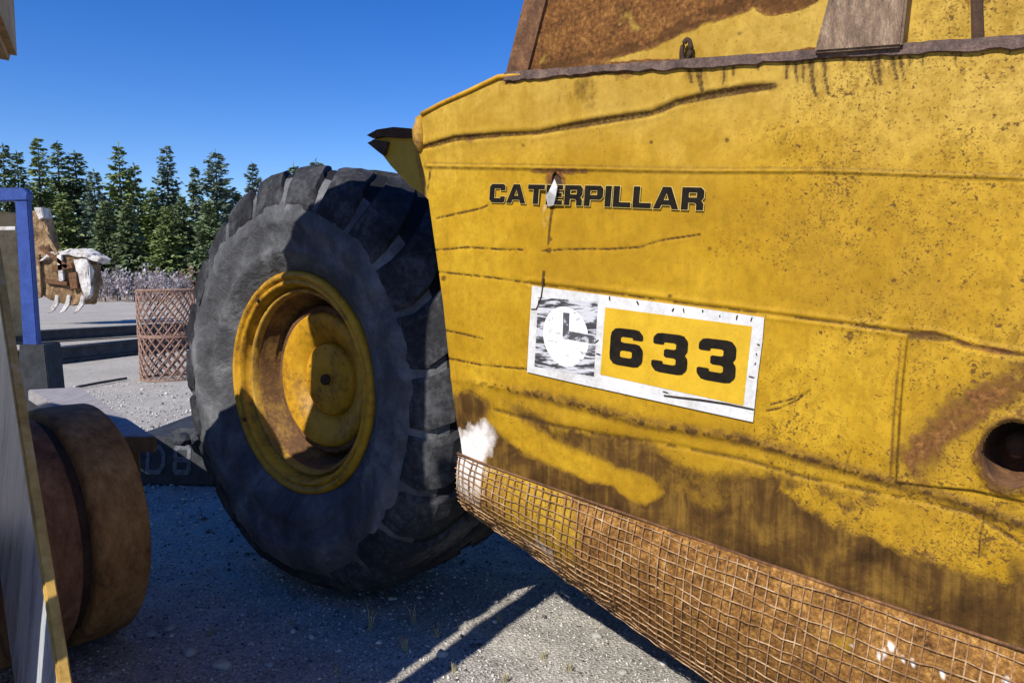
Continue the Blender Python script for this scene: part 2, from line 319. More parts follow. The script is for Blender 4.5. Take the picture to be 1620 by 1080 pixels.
build_pebbles()

# ================================================================== the scraper
SCR = empty('elevating_scraper', tuple(P(1.2, -1.9, -1.3)*np.array([1, 1, 0])))
tag(SCR, 'huge weathered yellow earthmoving scraper with black lettering and rust stains', 'scraper')
S_END = st(1620, 500)[0]+1.0

def chart_grid(name, bound_fn, na, nb, wear_fn, parent, wo=0.0, disp_fn=None, hole_fn=None, material=None):
    a = np.linspace(0, 1, na); b = np.linspace(0, 1, nb); A, B = np.meshgrid(a, b)
    S, T = bound_fn(A, B); base = P0[None, None]-S[..., None]*U+T[..., None]*V+wo*N
    pts = base.reshape(-1, 3); px, py = project(pts)
    if disp_fn is not None: pts = pts+disp_fn(px, py, S.ravel(), T.ravel())[:, None]*N
    me = bpy.data.meshes.new(name); me.vertices.add(len(pts)); me.vertices.foreach_set('co', pts.ravel())
    i, j = np.meshgrid(np.arange(na-1), np.arange(nb-1)); k = (j*na+i).ravel(); q = np.stack([k, k+1, k+1+na, k+na], -1)
    if hole_fn is not None:
        cx = px[q].mean(1); cy = py[q].mean(1); q = q[~hole_fn(cx, cy)]
    me.loops.add(q.size); me.loops.foreach_set('vertex_index', q.ravel()); me.polygons.add(len(q)); me.polygons.foreach_set('loop_start', np.arange(0, q.size, 4)); me.update(calc_edges=True)
    wa, wb = wear_fn(px, py, S.ravel(), T.ravel())
    for nm, arr in (('wear_a', wa), ('wear_b', wb)):
        at = me.attributes.new(nm, 'FLOAT_COLOR', 'POINT'); at.data.foreach_set('color', np.concatenate([np.clip(arr, 0, 1), np.ones((len(arr), 1))], 1).ravel())
    return link(name, me, material or M_PAINT, parent, True)

# outline of the side plate in the plate's own measure
L_EDGE = [st(*p) for p in ((657, 186), (661, 240), (672, 300), (684, 400), (697, 500), (708, 600), (719, 700), (727, 742))]
L_T = np.array([p[1] for p in L_EDGE])[::-1]; L_S = np.array([p[0] for p in L_EDGE])[::-1]
TOP = [st(*p) for p in ((657, 186), (668, 180), (700, 163), (740, 145), (790, 121), (826, 118), (1100, 99), (1400, 78), (1620, 64))]
TOP.append((S_END, TOP[-1][1]+(TOP[-1][1]-TOP[-3][1])/(TOP[-1][0]-TOP[-3][0])*(S_END-TOP[-1][0])))
BOT = [st(*p) for p in ((719, 716), (760, 733), (850, 765), (1000, 818), (1200, 889), (1400, 957), (1620, 1030))]
BOT.append((S_END, BOT[-1][1]+(BOT[-1][1]-BOT[-3][1])/(BOT[-1][0]-BOT[-3][0])*(S_END-BOT[-1][0])))
f_top = lambda s: np.interp(s, [p[0] for p in TOP], [p[1] for p in TOP]); f_bot = lambda s: np.interp(s, [p[0] for p in BOT], [p[1] for p in BOT])
def side_bounds(A, B):
    t_l = L_T[0]+(L_T[-1]-L_T[0])*B; sl = np.interp(t_l, L_T, L_S); S = sl+(S_END-sl)*A**1.15
    return S, f_bot(S)+(f_top(S)-f_bot(S))*B

WAVY_LINE = [(668, 233), (720, 219), (790, 213), (850, 210), (900, 200), (960, 190), (1030, 179), (1070, 162), (1120, 151), (1180, 141), (1224, 136)]  # dark wavy line coloured over a shallow groove
WELD = [(676, 262), (900, 266), (1100, 270), (1300, 270), (1620, 281), (2100, 290)]
THIN = [[(682, 396), (740, 391), (785, 394), (826, 395)], [(858, 397), (900, 394), (960, 394), (1010, 391), (1050, 379), (1106, 371)], [(692, 430), (760, 437), (838, 447)],
        [(700, 522), (735, 529), (762, 536)], [(704, 566), (760, 577), (835, 584)], [(1212, 650), (1235, 645), (1262, 632), (1280, 618)], [(1218, 640), (1250, 632), (1274, 622)],
        [(1556, 812), (1552, 845), (1549, 880)], [(1345, 712), (1335, 750)], [(680, 268), (676, 300), (672, 320)], [(690, 345), (760, 330), (770, 325)]]
LAP = [(838, 448), (960, 463), (1100, 482), (1210, 496), (1330, 511), (1428, 525), (1480, 528), (1540, 548), (1620, 562), (2000, 640)]
ROUGH = [(712, 598), (790, 612), (850, 625), (910, 640), (960, 652), (1010, 668), (1100, 683), (1180, 697), (1260, 720), (1340, 742), (1418, 765), (1500, 786), (1620, 832), (2000, 950)]
LOWER = [(780, 648), (870, 672), (960, 690), (1060, 705), (1180, 728), (1260, 752), (1330, 768), (1450, 792), (1540, 812), (1620, 862), (2000, 980)]
FOLD = [(1436, 536), (1430, 590), (1424, 660), (1418, 762)]
FOLDB = [(1418, 762), (1470, 768), (1540, 775), (1620, 792), (1900, 850)]
STREAKS = [(1105, 1112, 30, 9), (1145, 1144, 24, 4), (1160, 1160, 14, 3), (1246, 1244, 22, 5), (1258, 1262, 26, 4), (1270, 1271, 28, 4), (1283, 1291, 44, 7), (1304, 1311, 44, 5), (1360, 1360, 12, 3),
         (1377, 1385, 34, 4), (1389, 1393, 36, 7), (1412, 1420, 32, 7), (1424, 1430, 28, 4), (1438, 1440, 16, 3), (1460, 1459, 18, 4), (1511, 1513, 14, 4), (1090, 1094, 18, 6), (1200, 1200, 10, 5), (1335, 1336, 12, 3)]
TEAR = [(876, 270), (884, 280), (888, 296), (884, 312), (876, 326), (868, 326), (866, 312), (868, 292), (871, 278)]
HOLE_C, HOLE_R = (1604, 718), (54, 56)
def in_poly(x, y, poly):
    r = np.zeros(x.shape, bool); n = len(poly)
    for i in range(n):
        x0, y0 = poly[i]; x1, y1 = poly[(i+1) % n]
        c = ((y0 > y) != (y1 > y)) & (x < (x1-x0)*(y-y0)/(y1-y0+1e-9)+x0); r ^= c
    return r
def flange_y(x): return np.interp(x, [700, 826, 1100, 1400, 1620, 2200], [163, 118, 99, 78, 64, 26])
def flat_mask(x, y):                                              # round the lettering the plate is true
    return np.clip(1-sstep(0, 40, np.maximum(np.abs(x-1025)-200, np.abs(y-555)-110)), 0, 1)
def side_disp(x, y, s, t):
    keep = 1-.85*np.maximum(flat_mask(x, y), 1-sstep(0, 25, np.maximum(np.abs(x-945)-180, np.abs(y-312)-26)))
    h = ((fbm(s*1.6+3, t*1.6+8, 0, 2)-.45)*.016+(fbm(s*7, t*7, 1, 2)-.45)*.0030)*keep
    d, f = pdist(x, y, WAVY_LINE); h -= .010*np.exp(-(d/(3+3*f))**2)*sstep(1.0, .96, f); h += .002*np.exp(-((d-9)/5)**2)*sstep(1.0, .9, f)
    d, _ = pdist(x, y, WELD); h += .0042*np.exp(-(d/2.6)**2)*(1+.35*np.sin(s*90)); h += -.002*sstep(0, 6, y-np.interp(x, [p[0] for p in WELD], [p[1] for p in WELD]))
    d, _ = pdist(x, y, LAP); h += -.004*np.exp(-(d/2.8)**2)+.003*np.exp(-((d-6)/4)**2)
    d, _ = pdist(x, y, ROUGH); h += (.006+.008*(fbm(s*60, t*60, 2, 2)-.4))*np.exp(-(d/6)**2)*(.4+.6*sstep(690, 790, x))
    d, _ = pdist(x, y, LOWER); h += -.004*np.exp(-(d/4)**2)
    for L in THIN: d, _ = pdist(x, y, L); h += -.0016*np.exp(-(d/2.2)**2)
    d, _ = pdist(x, y, FOLD); d2, _ = pdist(x, y, FOLDB)
    left = np.interp(y, [p[1] for p in FOLD], [p[0] for p in FOLD]); bot = np.interp(x, [p[0] for p in FOLDB], [p[1] for p in FOLDB]); lapy = np.interp(x, [p[0] for p in LAP], [p[1] for p in LAP])
    inside = sstep(-3, 3, x-left)*sstep(-3, 3, bot-y)*sstep(-3, 3, y-lapy-8); h += .011*inside
    h += -.014*np.exp(-(((x-874)/26)**2+((y-300)/34)**2))         # dished round the tear
    h += -.010*np.exp(-(((x-750)/60)**2+((y-690)/30)**2))
    hd = np.hypot((x-HOLE_C[0])/HOLE_R[0], (y-HOLE_C[1])/HOLE_R[1]); h += .012*np.exp(-((hd-1.05)/.12)**2)
    return h
def side_wear(x, y, s, t):
    n1 = fbm(s*5, t*5, 3, 4); n2 = fbm(s*16, t*16, 4, 4); n3 = fbm(s*45, t*45, 5, 3)
    jx = x+(n2-.47)*30; jy = y+(n1-.47)*46
    rust = np.zeros_like(x); dirt = np.zeros_like(x); white = np.zeros_like(x); scr = np.zeros_like(x)
    # grime smeared along the bottom of the plate
    yU = np.interp(jx, [700, 800, 900, 1000, 1100, 1200, 1300, 1400, 1500, 1620, 2000], [628, 640, 665, 688, 715, 740, 762, 788, 818, 862, 980])
    band = sstep(-10, 42, jy-yU)*.80+.22*sstep(-60, 0, jy-yU)
    d1, _ = pdist(jx, jy, [(770, 655), (820, 690), (900, 725), (960, 748), (1020, 775)]); band *= 1-.92*sstep(34, 10, d1)
    PY = [(1215, 772), (1330, 790), (1460, 810), (1600, 848), (1592, 915), (1510, 903), (1440, 878), (1340, 842), (1270, 802)]; jx2 = x+(n2-.47)*50; jy2 = y+(n2-.47)*40+(n3-.45)*16; p2 = in_poly(jx2, jy2, PY); dpe, _ = pdist(jx2, jy2, PY+PY[:1]); sd_ = np.where(p2, dpe, -dpe); band = band*(1-.92*sstep(-16, 18, sd_+(n2-.47)*34))
    d1, _ = pdist(jx, jy, [(1060, 760), (1180, 790)]); band *= 1-.35*sstep(40, 8, d1)
    dirt = np.maximum(dirt, band*(1.0+1.1*(n1-.45)))
    dirt = np.maximum(dirt, .9*sstep(70, 10, np.hypot((jx-730)/1.0, (jy-650)*1.6)))
    # white patch at the rear corner
    white = np.maximum(white, .74*(1-sstep(.35, 1.35, np.hypot((x+(n2-.47)*26-742)/44, (y+(n3-.45)*30+(n1-.47)*30-706)/42))))
    # rust under the rail, dark streaks hanging from it
    fy = flange_y(x); rust = np.maximum(rust, .95*sstep(18, 2, y-fy)*sstep(760, 830, x)); rust = np.maximum(rust, .55*sstep(46, 4, y-fy)*(n2 > .5)*sstep(800, 900, x)*sstep(1260, 1100, x))
    for xa, xb, ln, wd in STREAKS:
        y0 = flange_y(np.array([xa]))[0]+7; ln = ln*1.35; wd = wd*1.25; f = np.clip((y-y0)/ln, 0, 1); xc = xa+(xb-xa)*f*f
        k = (np.abs(x-xc) < (wd*.5)*(1-.4*f)) & (y > y0-6) & (y < y0+ln); scr = np.where(k, .92, scr)
        scr = np.maximum(scr, .35*(np.abs(x-xc) < wd*1.2)*(y > y0-6)*sstep(y0+ln*1.5, y0, y))
    d, f = pdist(x, y, WAVY_LINE); wl_ = 3.4+3.6*f+1.2*np.sin(f*17); scr = np.maximum(scr, np.maximum(.97*sstep(1.15, .75, d/wl_), .5*sstep(1, .3, d/(wl_*1.9))*(n2 > .42))); rust = np.maximum(rust, .45*sstep(14, 3, d)*(n2 > .5))
    for L in THIN: d, f = pdist(x, y, L); scr = np.maximum(scr, .8*sstep(2.4, .8, d)*(.55+.9*(n3 > .4)))
    d, f = pdist(x, y, LAP); scr = np.maximum(scr, .75*sstep(2.6, .8, d)*(.5+.8*(n2 > .45))); rust = np.maximum(rust, .55*sstep(12, 2, d)*sstep(1350, 1480, x))
    d, f = pdist(x, y, [(1440, 531), (1500, 535)]); scr = np.maximum(scr, .85*sstep(7, 3, d))
    d, f = pdist(x, y, WELD); scr = np.maximum(scr, .40*sstep(3.0, 1, np.abs(d-4)))
    d, f = pdist(x, y, ROUGH); scr = np.maximum(scr, .9*sstep(5.5, 2, d)*(n3 > .50)*sstep(720, 800, x)); dirt = np.maximum(dirt, .5*sstep(22, 4, d)*sstep(740, 860, x))
    d, f = pdist(x, y, LOWER); scr = np.maximum(scr, .7*sstep(4.5, 1.2, d)*(n2 > .38))
    for L in (FOLD, [(p[0]-10, p[1]) for p in FOLD]): d, f = pdist(x, y, L); scr = np.maximum(scr, .75*sstep(3, 1, d)*sstep(520, 640, y+n2*70))
    d, f = pdist(x, y, FOLDB); scr = np.maximum(scr, .7*sstep(3.5, 1, d)*(n3 > .36))
    for L in ([(872, 328), (869, 360), (867, 386)], [(860, 430), (858, 452), (851, 488)]): d, f = pdist(x, y, L); scr = np.maximum(scr, .95*sstep(3.4, 1.4, d*(1+f*.5)))
    for cx, cy, r in ((870, 378, 3), (868, 396, 4), (858, 296, 3), (700, 440, 4), (1122, 393, 3), (1060, 468, 3), (1150, 222, 3.5), (1030, 225, 2.5), (828, 230, 2)): scr = np.maximum(scr, .85*sstep(r+1.5, r-1, np.hypot(x-cx, y-cy)))
    # brown halo round the tear, long smear above it
    h = np.hypot((x-876)/22, (y-284)/22); rust = np.maximum(rust, .75*sstep(1.25, .3, h)); d, _ = pdist(x, y, [(842, 270), (925, 271)]); rust = np.maximum(rust, .6*sstep(9, 2, d)); white = np.maximum(white, .38*sstep(1.2, .4, np.hypot((x-862)/10, (y-340)/32)))
    # brown burn above the round opening
    d, _ = pdist(jx, jy, [(1450, 720), (1480, 670), (1540, 635), (1640, 600)]); rust = np.maximum(rust, .60*sstep(62, 12, d)); dirt = np.maximum(dirt, .55*sstep(75, 10, d))
    hd = np.hypot((x-HOLE_C[0])/HOLE_R[0], (y-HOLE_C[1])/HOLE_R[1]); scr = np.maximum(scr, .8*sstep(1.12, 1.02, hd)); rust = np.maximum(rust, .5*sstep(1.5, 1.1, hd)*(n2 > .45))
    rust = np.maximum(rust, .42*sstep(1200, 1500, x)*sstep(520, 620, y)*(n1 > .45))
    left = np.interp(y, [p[1] for p in ((0, 186),)], [657]) if False else np.interp(y, [186, 240, 300, 400, 500, 600, 700, 742], [657, 661, 672, 684, 697, 708, 719, 727])
    scr = np.maximum(scr, .6*sstep(5, 1, x-left)*(n2 > .5)); dirt = np.maximum(dirt, .4*sstep(60, 5, np.hypot((jx-930)/2.2, jy-150)))
    dens = .42+.50*sstep(1100, 1450, x+(n1-.45)*400)+.22*sstep(420, 760, y); dens = dens*(.8+.7*(n1-.3))
    fade = .62*sstep(330, 120, y+(n1-.45)*160)+.35*sstep(1150, 1500, x)*(n1-.1)+.1
    return np.stack([rust, dirt, white], 1), np.stack([scr, dens, fade], 1)
def side_hole(x, y): return in_poly(x, y, TEAR) | (np.hypot((x-HOLE_C[0])/HOLE_R[0], (y-HOLE_C[1])/HOLE_R[1]) < .93)
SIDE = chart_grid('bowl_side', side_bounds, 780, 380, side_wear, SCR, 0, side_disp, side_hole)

def pp(px, py, wo=0.0): s_, t_ = st(px, py); return P(s_, t_, wo)       # a point of the side plate, then lifted off it
def ppw(px, py, wo=0.0): return on_plane(px, py, wo)                      # a point on a plane parallel to the side plate

# --- round opening with its rusty pipe, and the bent flap in the tear
hc = pp(*HOLE_C); hr = np.linalg.norm(pp(HOLE_C[0], HOLE_C[1]-HOLE_R[1])-hc); hs_ = np.linalg.norm(pp(HOLE_C[0]-HOLE_R[0], HOLE_C[1])-hc)
vs_, fs_ = lathe([(1.12, .004), (1.10, .016), (1.0, .018), (.93, .004), (.92, -.20)], hc, N, -U*hs_, V*hr, 48)
vs_ = [hc+(np.array(p)-hc) for p in vs_]; mesh('pipe_socket', vs_, fs_, M_RUST, SCR, True)
vs_, fs_ = lathe([(.95, -.18), (.45, -.185), (.40, -.12), (.15, -.11), (0.001, -.11)], hc, N, -U*hs_, V*hr, 32); mesh('socket_plug', vs_, fs_, M_RUSTDK, SCR, True)
fl = [(871, 279, -.02), (880, 284, .012), (887, 297, .022), (884, 311, .02), (877, 325, .006), (868, 327, .004), (866, 310, .012), (870, 294, .0)]
cen = pp(876, 304, .03); vv = [pp(a, b, c) for a, b, c in fl[1:7]]+[cen]
mesh('torn_flap', vv+[v-.004*N for v in vv], [(i, i+1, 6) for i in range(5)]+[(i+8, i+7, 13) for i in range(5)]+[(i, i+7, i+8, i+1) for i in range(5)], M_WHITE, SCR)
bm = bmesh.new(); hexa(bm, [pp(a, b, w_) for w_ in (-.12, -.02) for a, b in ((850, 345), (905, 345), (905, 255), (850, 255))]); bm_obj('inner_stiffener', bm, M_RUSTDK, SCR)

# --- rail along the top of the side plate
def strip(name, lo, hi, n, w0, w1, m, wob=.004, samp=60, seed=0):
    r = random.Random(seed); bm = bmesh.new(); prev = None
    for i in range(samp+1):
        f = i/samp; s_ = lo[0]+(hi[0]-lo[0])*f; t0 = lo[1](s_)+r.uniform(-wob, wob); t1 = hi[1](s_)+r.uniform(-wob*.4, wob*.4)
        ring = [bm.verts.new(tuple(P(s_, t, w_))) for t, w_ in ((t0, w0), (t0+.004, w1), (t1-.004, w1+r.uniform(-.002, .002)), (t1, w0))]
        if prev:
            for a in range(3): bm.faces.new([prev[a], prev[a+1], ring[a+1], ring[a]])
            bm.faces.new([prev[3], prev[0], ring[0], ring[3]])
        else: bm.faces.new(ring)
        prev = ring
    bm.faces.new(prev[::-1]); return bm_obj(name, bm, m, SCR)
s_r0 = st(800, 124)[0]
strip('top_rail', (s_r0, lambda s: f_top(s)-.020+.003*math.sin(s*9)), (S_END, lambda s: f_top(s)+.014), 0, -.03, .012, M_RAIL, .004, 120, 3)
edge = [P(TOP[i][0], TOP[i][1]-.002, .004) for i in range(1, 6)]; vs_, fs_ = tube(edge, .009, 8); mesh('top_edge_bead', vs_, fs_, M_YEL, SCR, True)
ce = [pp(x, y, .0) for x, y in ((664, 188), (662, 205), (663, 222), (666, 240))]; vs_, fs_ = tube(ce, [.014, .026, .026, .012], 10); mesh('corner_roll', vs_, fs_, M_YELRUST, SCR, True)

# --- boards above the rail
UP_W = -.035
up_top = lambda s: f_top(s)+.55
sL0 = st(826, 119)[0]
def upper_bounds(A, B):
    sl = sL0+.13*B*1.0; t0 = f_top(np.full_like(B, sL0)); S = sl+(S_END-sl)*A; return S, (f_top(S)-.005)+(up_top(S)-f_top(S))*B
UPB = [(826, 121), (900, 100), (980, 82), (1060, 52), (1110, 30), (1165, 8), (1230, -30), (1300, -90)]
def upper_wear(x, y, s, t):
    n1 = fbm(s*6, t*6, 3, 4); n2 = fbm(s*18, t*18, 4, 4); jx = x+(n2-.47)*16; jy = y+(n1-.47)*22
    yb = np.interp(jx, [p[0] for p in UPB], [p[1] for p in UPB]); rust = .86*sstep(6, -4, jy-yb)*(.86+.5*(n2-.35)); d, _ = pdist(jx, jy, UPB); scr = .62*sstep(12, 4, d)*(n2 > .38); rust = np.maximum(rust, .75*sstep(20, 6, d))
    rust = np.maximum(rust, .9*sstep(1.15, .8, np.hypot((jx-1242)/56, (jy+4)/28))); scr = np.maximum(scr, .5*sstep(1.0, .8, np.hypot((jx-1242)/52, (jy+4)/26)))
    fy = flange_y(x); rust = np.maximum(rust, .8*sstep(16, 3, fy-jy)); scr = np.maximum(scr, .5*sstep(8, 2, fy-jy)*(n2 > .45)); scr = np.maximum(scr, .85*sstep(5, 3, np.hypot(x-1170, (y-53)*1.5)))
    dens = .45+.5*sstep(1350, 1550, x)+n1*.2; fade = .75+.3*(n1-.4); white = np.zeros_like(x)
    return np.stack([rust, .30*sstep(1400, 1550, x)*n1*1.4, white], 1), np.stack([scr, dens, fade], 1)
def upper_disp(x, y, s, t):
    yb = np.interp(x, [p[0] for p in UPB], [p[1] for p in UPB]); return (fbm(s*3, t*3, 5, 3)-.45)*.015+(fbm(s*70, t*70, 6, 2)-.4)*.006*sstep(6, -4, y-yb)
chart_grid('upper_board', upper_bounds, 420, 130, upper_wear, SCR, UP_W, upper_disp)
# slanted end plate of the board
a0, a1 = st(826, 119); q0 = P(a0, a1, UP_W+.012); q1 = P(a0+.13, a1+.55, UP_W+.012); e = -.085
bm = bmesh.new(); hexa(bm, [q0-.10*(-U)*1.0, q0, q0-.05*N, q0-.10*(-U)-.10*N, q1-.10*(-U), q1, q1-.05*N, q1-.10*(-U)-.10*N]); bm_obj('end_plate', bm, M_RUST, SCR)
# broad brown post, thin bar, small eye
def post(name, x0, x1, xt0, xt1, wo, m, bev):
    a = [st(x0, float(flange_y(np.array([x0]))[0])+2), st(x1, float(flange_y(np.array([x1]))[0])+2)]; b = [st(xt0, -10), st(xt1, -10)]
    k = 3.2; top = [(a[i][0]+(b[i][0]-a[i][0])*k, a[i][1]+(b[i][1]-a[i][1])*k) for i in (0, 1)]
    bm = bmesh.new(); hexa(bm, [P(*a[0], UP_W-.02), P(*a[1], UP_W-.02), P(*a[1], wo), P(*a[0], wo), P(*top[0], UP_W-.02), P(*top[1], UP_W-.02), P(*top[1], wo), P(*top[0], wo)])
    return bm_obj(name, bm, m, SCR, False, bev)
post('board_post', 1292, 1430, 1318, 1440, .030, M_RUSTMET, .006)
post('board_bar', 1537, 1556, 1535, 1553, -.005, M_RUSTDK, .004)
ec = pp(1082, 79, -.016); er = [ec+.0145*math.cos(t)*(-U)+.034*math.sin(t)*V for t in np.linspace(0, 2*math.pi, 20)]; vs_, fs_ = tube(er, .008, 6); mesh('lashing_eye', vs_, fs_, M_RUSTDK, SCR, True)

# --- bracket sticking out at the rear top corner
bw = -.16
bm = bmesh.new(); prism(bm, [ppw(x, y, bw) for x, y in ((588, 222), (606, 214), (662, 206), (676, 312), (650, 296), (618, 262))], -.05*N); bm_obj('rear_bracket', bm, M_OLIVE, SCR)
cur = [(580, 214), (596, 205), (622, 201), (648, 203), (662, 207)]
bm = bmesh.new(); prism(bm, [ppw(x, y, bw+.03) for x, y in cur]+[ppw(x, y+13, bw+.02) for x, y in ((660, 204), (630, 205), (604, 203), (590, 206))], -.12*N); bm_obj('bracket_lip', bm, M_RUSTDK, SCR)
bm = bmesh.new(); prism(bm, [ppw(x, y, bw+.025) for x, y in ((581, 226), (592, 221), (612, 224), (606, 246), (598, 240))], -.02*N); bm_obj('torn_edge', bm, M_RUSTDK, SCR)
bm = bmesh.new(); prism(bm, [ppw(x, y, bw+.03) for x, y in ((650, 208), (668, 206), (682, 320), (668, 306))], -.10*N); bm_obj('bracket_web', bm, M_YELRUST, SCR)

# --- lower lip: rolled plate under the side, wrapped in wire mesh
LIPB = [(747, 806), (800, 845), (880, 905), (960, 962), (1040, 1018), (1130, 1080), (1230, 1146), (1340, 1215), (1600, 1380)]
LIPW = -.30                                                        # how far the roll tucks in under the bowl
def lip_rows():
    bots = [ppw(x, y, LIPW) for x, y in LIPB]; sb = [-(q-P0).dot(U) for q in bots]; tb = [(q-P0).dot(V) for q in bots]
    return np.array(sb), np.array(tb)
LSB, LTB = lip_rows()
def lip_point(a, b, off=0.0):                                      # a along, b down the roll
    s0 = L_S[0]-.010; sA = s0+(S_END-s0)*a; tA = float(f_bot(sA)); sB = LSB[0]+(S_END-LSB[0])*a; tB = float(np.interp(sB, LSB, LTB)) if sB < LSB[-1] else LTB[-1]
    tt = tA+.006; bul = .028+.030*min(1, a*2.5)
    p0 = np.array([sA, tt, .004]); p1 = np.array([sA+.012, tt-.30*(tt-tB), bul*1.5]); p2 = np.array([sA*.72+sB*.28+.02, tB+.34*(tt-tB), -.03]); p3 = np.array([sB, tB, LIPW])
    f = lambda b: (1-b)**3*p0+3*b*(1-b)**2*p1+3*b*b*(1-b)*p2+b**3*p3
    q = f(b); d = f(min(b+.02, 1))-f(max(b-.02, 0)); nn = np.array([0, -d[2], d[1]]); nn /= np.linalg.norm(nn)+1e-9
    if nn[2] < 0 and b < .6: nn = -nn
    if b >= .6 and nn[1] > 0: nn = -nn
    q = q+off*nn; return P(q[0], q[1], q[2]), q
NA, NB = 240, 34
pts = []; sts = []
for j in range(NB):
    for i in range(NA):
        p_, q_ = lip_point(i/(NA-1), j/(NB-1)); pts.append(p_); sts.append((q_[0], q_[1], i/(NA-1), j/(NB-1)))
pts = np.array(pts); sts = np.array(sts); nl = fbm(sts[:, 0]*9, sts[:, 1]*9, 2, 3)-.45
pts = pts+(nl*.012+(fbm(sts[:, 0]*3.1, sts[:, 3]*2.2, 6, 2)-.4)*.03)[:, None]*N
me = bpy.data.meshes.new('lower_lip'); me.from_pydata([tuple(p) for p in pts], [], [(j*NA+i, j*NA+i+1, (j+1)*NA+i+1, (j+1)*NA+i) for j in range(NB-1) for i in range(NA-1)]); me.update()
x, y = project(pts); n2 = fbm(sts[:, 0]*14, sts[:, 3]*5, 4, 4); n1 = fbm(sts[:, 0]*5, sts[:, 3]*3, 3, 3)
rust = np.clip(.50+.75*(n2-.45)+.35*sstep(800, 1000, x)-.45*np.exp(-((x-850)/70)**2)-.16*np.exp(-((x-1240)/150)**2)*(n1 > .38), 0, .95)
dirt = .55*sstep(.5, .95, sts[:, 3]+(n1-.45)*.5); wht = .85*sstep(790, 740, x+(n2-.45)*60)*sstep(.85, .3, sts[:, 3])+.75*np.exp(-((x-850)/35)**2)*sstep(.3, .6, sts[:, 3])*(n2 > .42)
for cx, cy, r in ((1395, 1035, 6), (1412, 1020, 5), (1425, 1045, 4), (1445, 1047, 5), (1490, 1068, 8), (1345, 1020, 3), (1590, 1078, 6)): wht = np.maximum(wht, 1.0*sstep(r+2, r-2, np.hypot(x-cx, y-cy)+6*(n2-.45)))
for nm, arr in (('wear_a', np.stack([rust, dirt, wht], 1)), ('wear_b', np.stack([np.zeros_like(x), np.full_like(x, .8), np.full_like(x, .35)], 1))):
    at = me.attributes.new(nm, 'FLOAT_COLOR', 'POINT'); at.data.foreach_set('color', np.concatenate([np.clip(arr, 0, 1), np.ones((len(arr), 1))], 1).ravel())
LIP = link('lower_lip', me, M_LIP, SCR, True)
me.transform(Matrix.Translation((0, 0, 0)))
def lip_dent(a, b, q): return ((float(fbm(np.array([q[0]*9]), np.array([q[1]*9]), 2, 3)[0])-.45)*.012+(float(fbm(np.array([q[0]*3.1]), np.array([b*2.2]), 6, 2)[0])-.4)*.03)*N
def wire_pt(a, b, off): p_, q_ = lip_point(a, b, off); return p_+lip_dent(a, b, q_)
def lip_child(name, vs_, fs_, m, smooth=False):
    me = bpy.data.meshes.new(name); me.from_pydata([tuple(v) for v in vs_], [], fs_); me.update(); o = bpy.data.objects.new(name, me); col.objects.link(o); me.materials.append(m); o.parent = LIP
    return o
rw = random.Random(11)
ncross = 86
for k in range(ncross):
    a = .004+.99*(k/(ncross-1)); j0 = rw.uniform(-.0015, .0015); j1 = rw.uniform(-.003, .003); wob = rw.uniform(-.0015, .0015); b1 = .97 if rw.random() > .12 else rw.uniform(.4, .8)
    path = [wire_pt(min(max(a+j0+(j1-j0)*b+wob*math.sin(b*6+k), 0), 1), b, .006+rw.uniform(-.003, .005)) for b in np.linspace(.02, b1, 11)]
    vs_, fs_ = tube(path, [.0025*rw.uniform(.75, 1.25) for _ in path], 4); lip_child('wire', vs_, fs_, M_WIRE)
for k in range(15):
    b = .04+.90*(k/14); ph = rw.random()*6
    path = [wire_pt(a, min(max(b+.007*math.sin(a*21+ph)+.003*math.sin(a*57+2*ph)+rw.uniform(-.003, .003), 0), 1), .007+rw.uniform(-.003, .005)) for a in np.linspace(0, 1, 80)]
    vs_, fs_ = tube(path, [.0025*rw.uniform(.75, 1.25) for _ in path], 4); lip_child('wire', vs_, fs_, M_WIRE)
vs_, fs_ = tube([lip_point(a, .0, .004)[0] for a in np.linspace(0, 1, 60)], .005, 6); lip_child('lip_weld', vs_, fs_, M_RUST)
# floor under the bowl, rear plate, far side: what closes the bowl
bl = [lip_point(a, 1.0)[0] for a in np.linspace(0, 1, 24)]
vv = bl+[q-.35*N+np.array([0, 0, -.03]) for q in bl]+[q-2.6*N for q in bl]; n_ = len(bl)
mesh('bowl_floor', vv, [(i, i+1, i+1+n_, i+n_) for i in range(n_-1)]+[(i+n_, i+1+n_, i+1+2*n_, i+2*n_) for i in range(n_-1)], M_RUSTDK, SCR, True)
le = [P(s_, t_, -.002) for s_, t_ in zip(L_S, L_T)]+[P(TOP[4][0], TOP[4][1], -.002)]
bm = bmesh.new(); prev = None
for q in [lip_point(.06, 1.0)[0]+.03*V, lip_point(.06, .6)[0]-.06*N]+[q_-.16*U-.035*N for q_ in le[:-1]]:
    c_ = [bm.verts.new(tuple(q)), bm.verts.new(tuple(q-2.6*N))]
    if prev: bm.faces.new([prev[0], prev[1], c_[1], c_[0]])
    prev = c_
bm_obj('rear_plate', bm, M_YELRUST, SCR)
bm = bmesh.new(); prism(bm, [P(L_S[-1], L_T[-1], -2.6), P(TOP[4][0], TOP[4][1], -2.6), P(S_END, float(f_top(S_END))+.5, -2.6), P(S_END, -1.6, -2.6), P(L_S[0], L_T[0]-.15, -2.6)], -.03*N); bm_obj('far_side', bm, M_YELRUST, SCR)

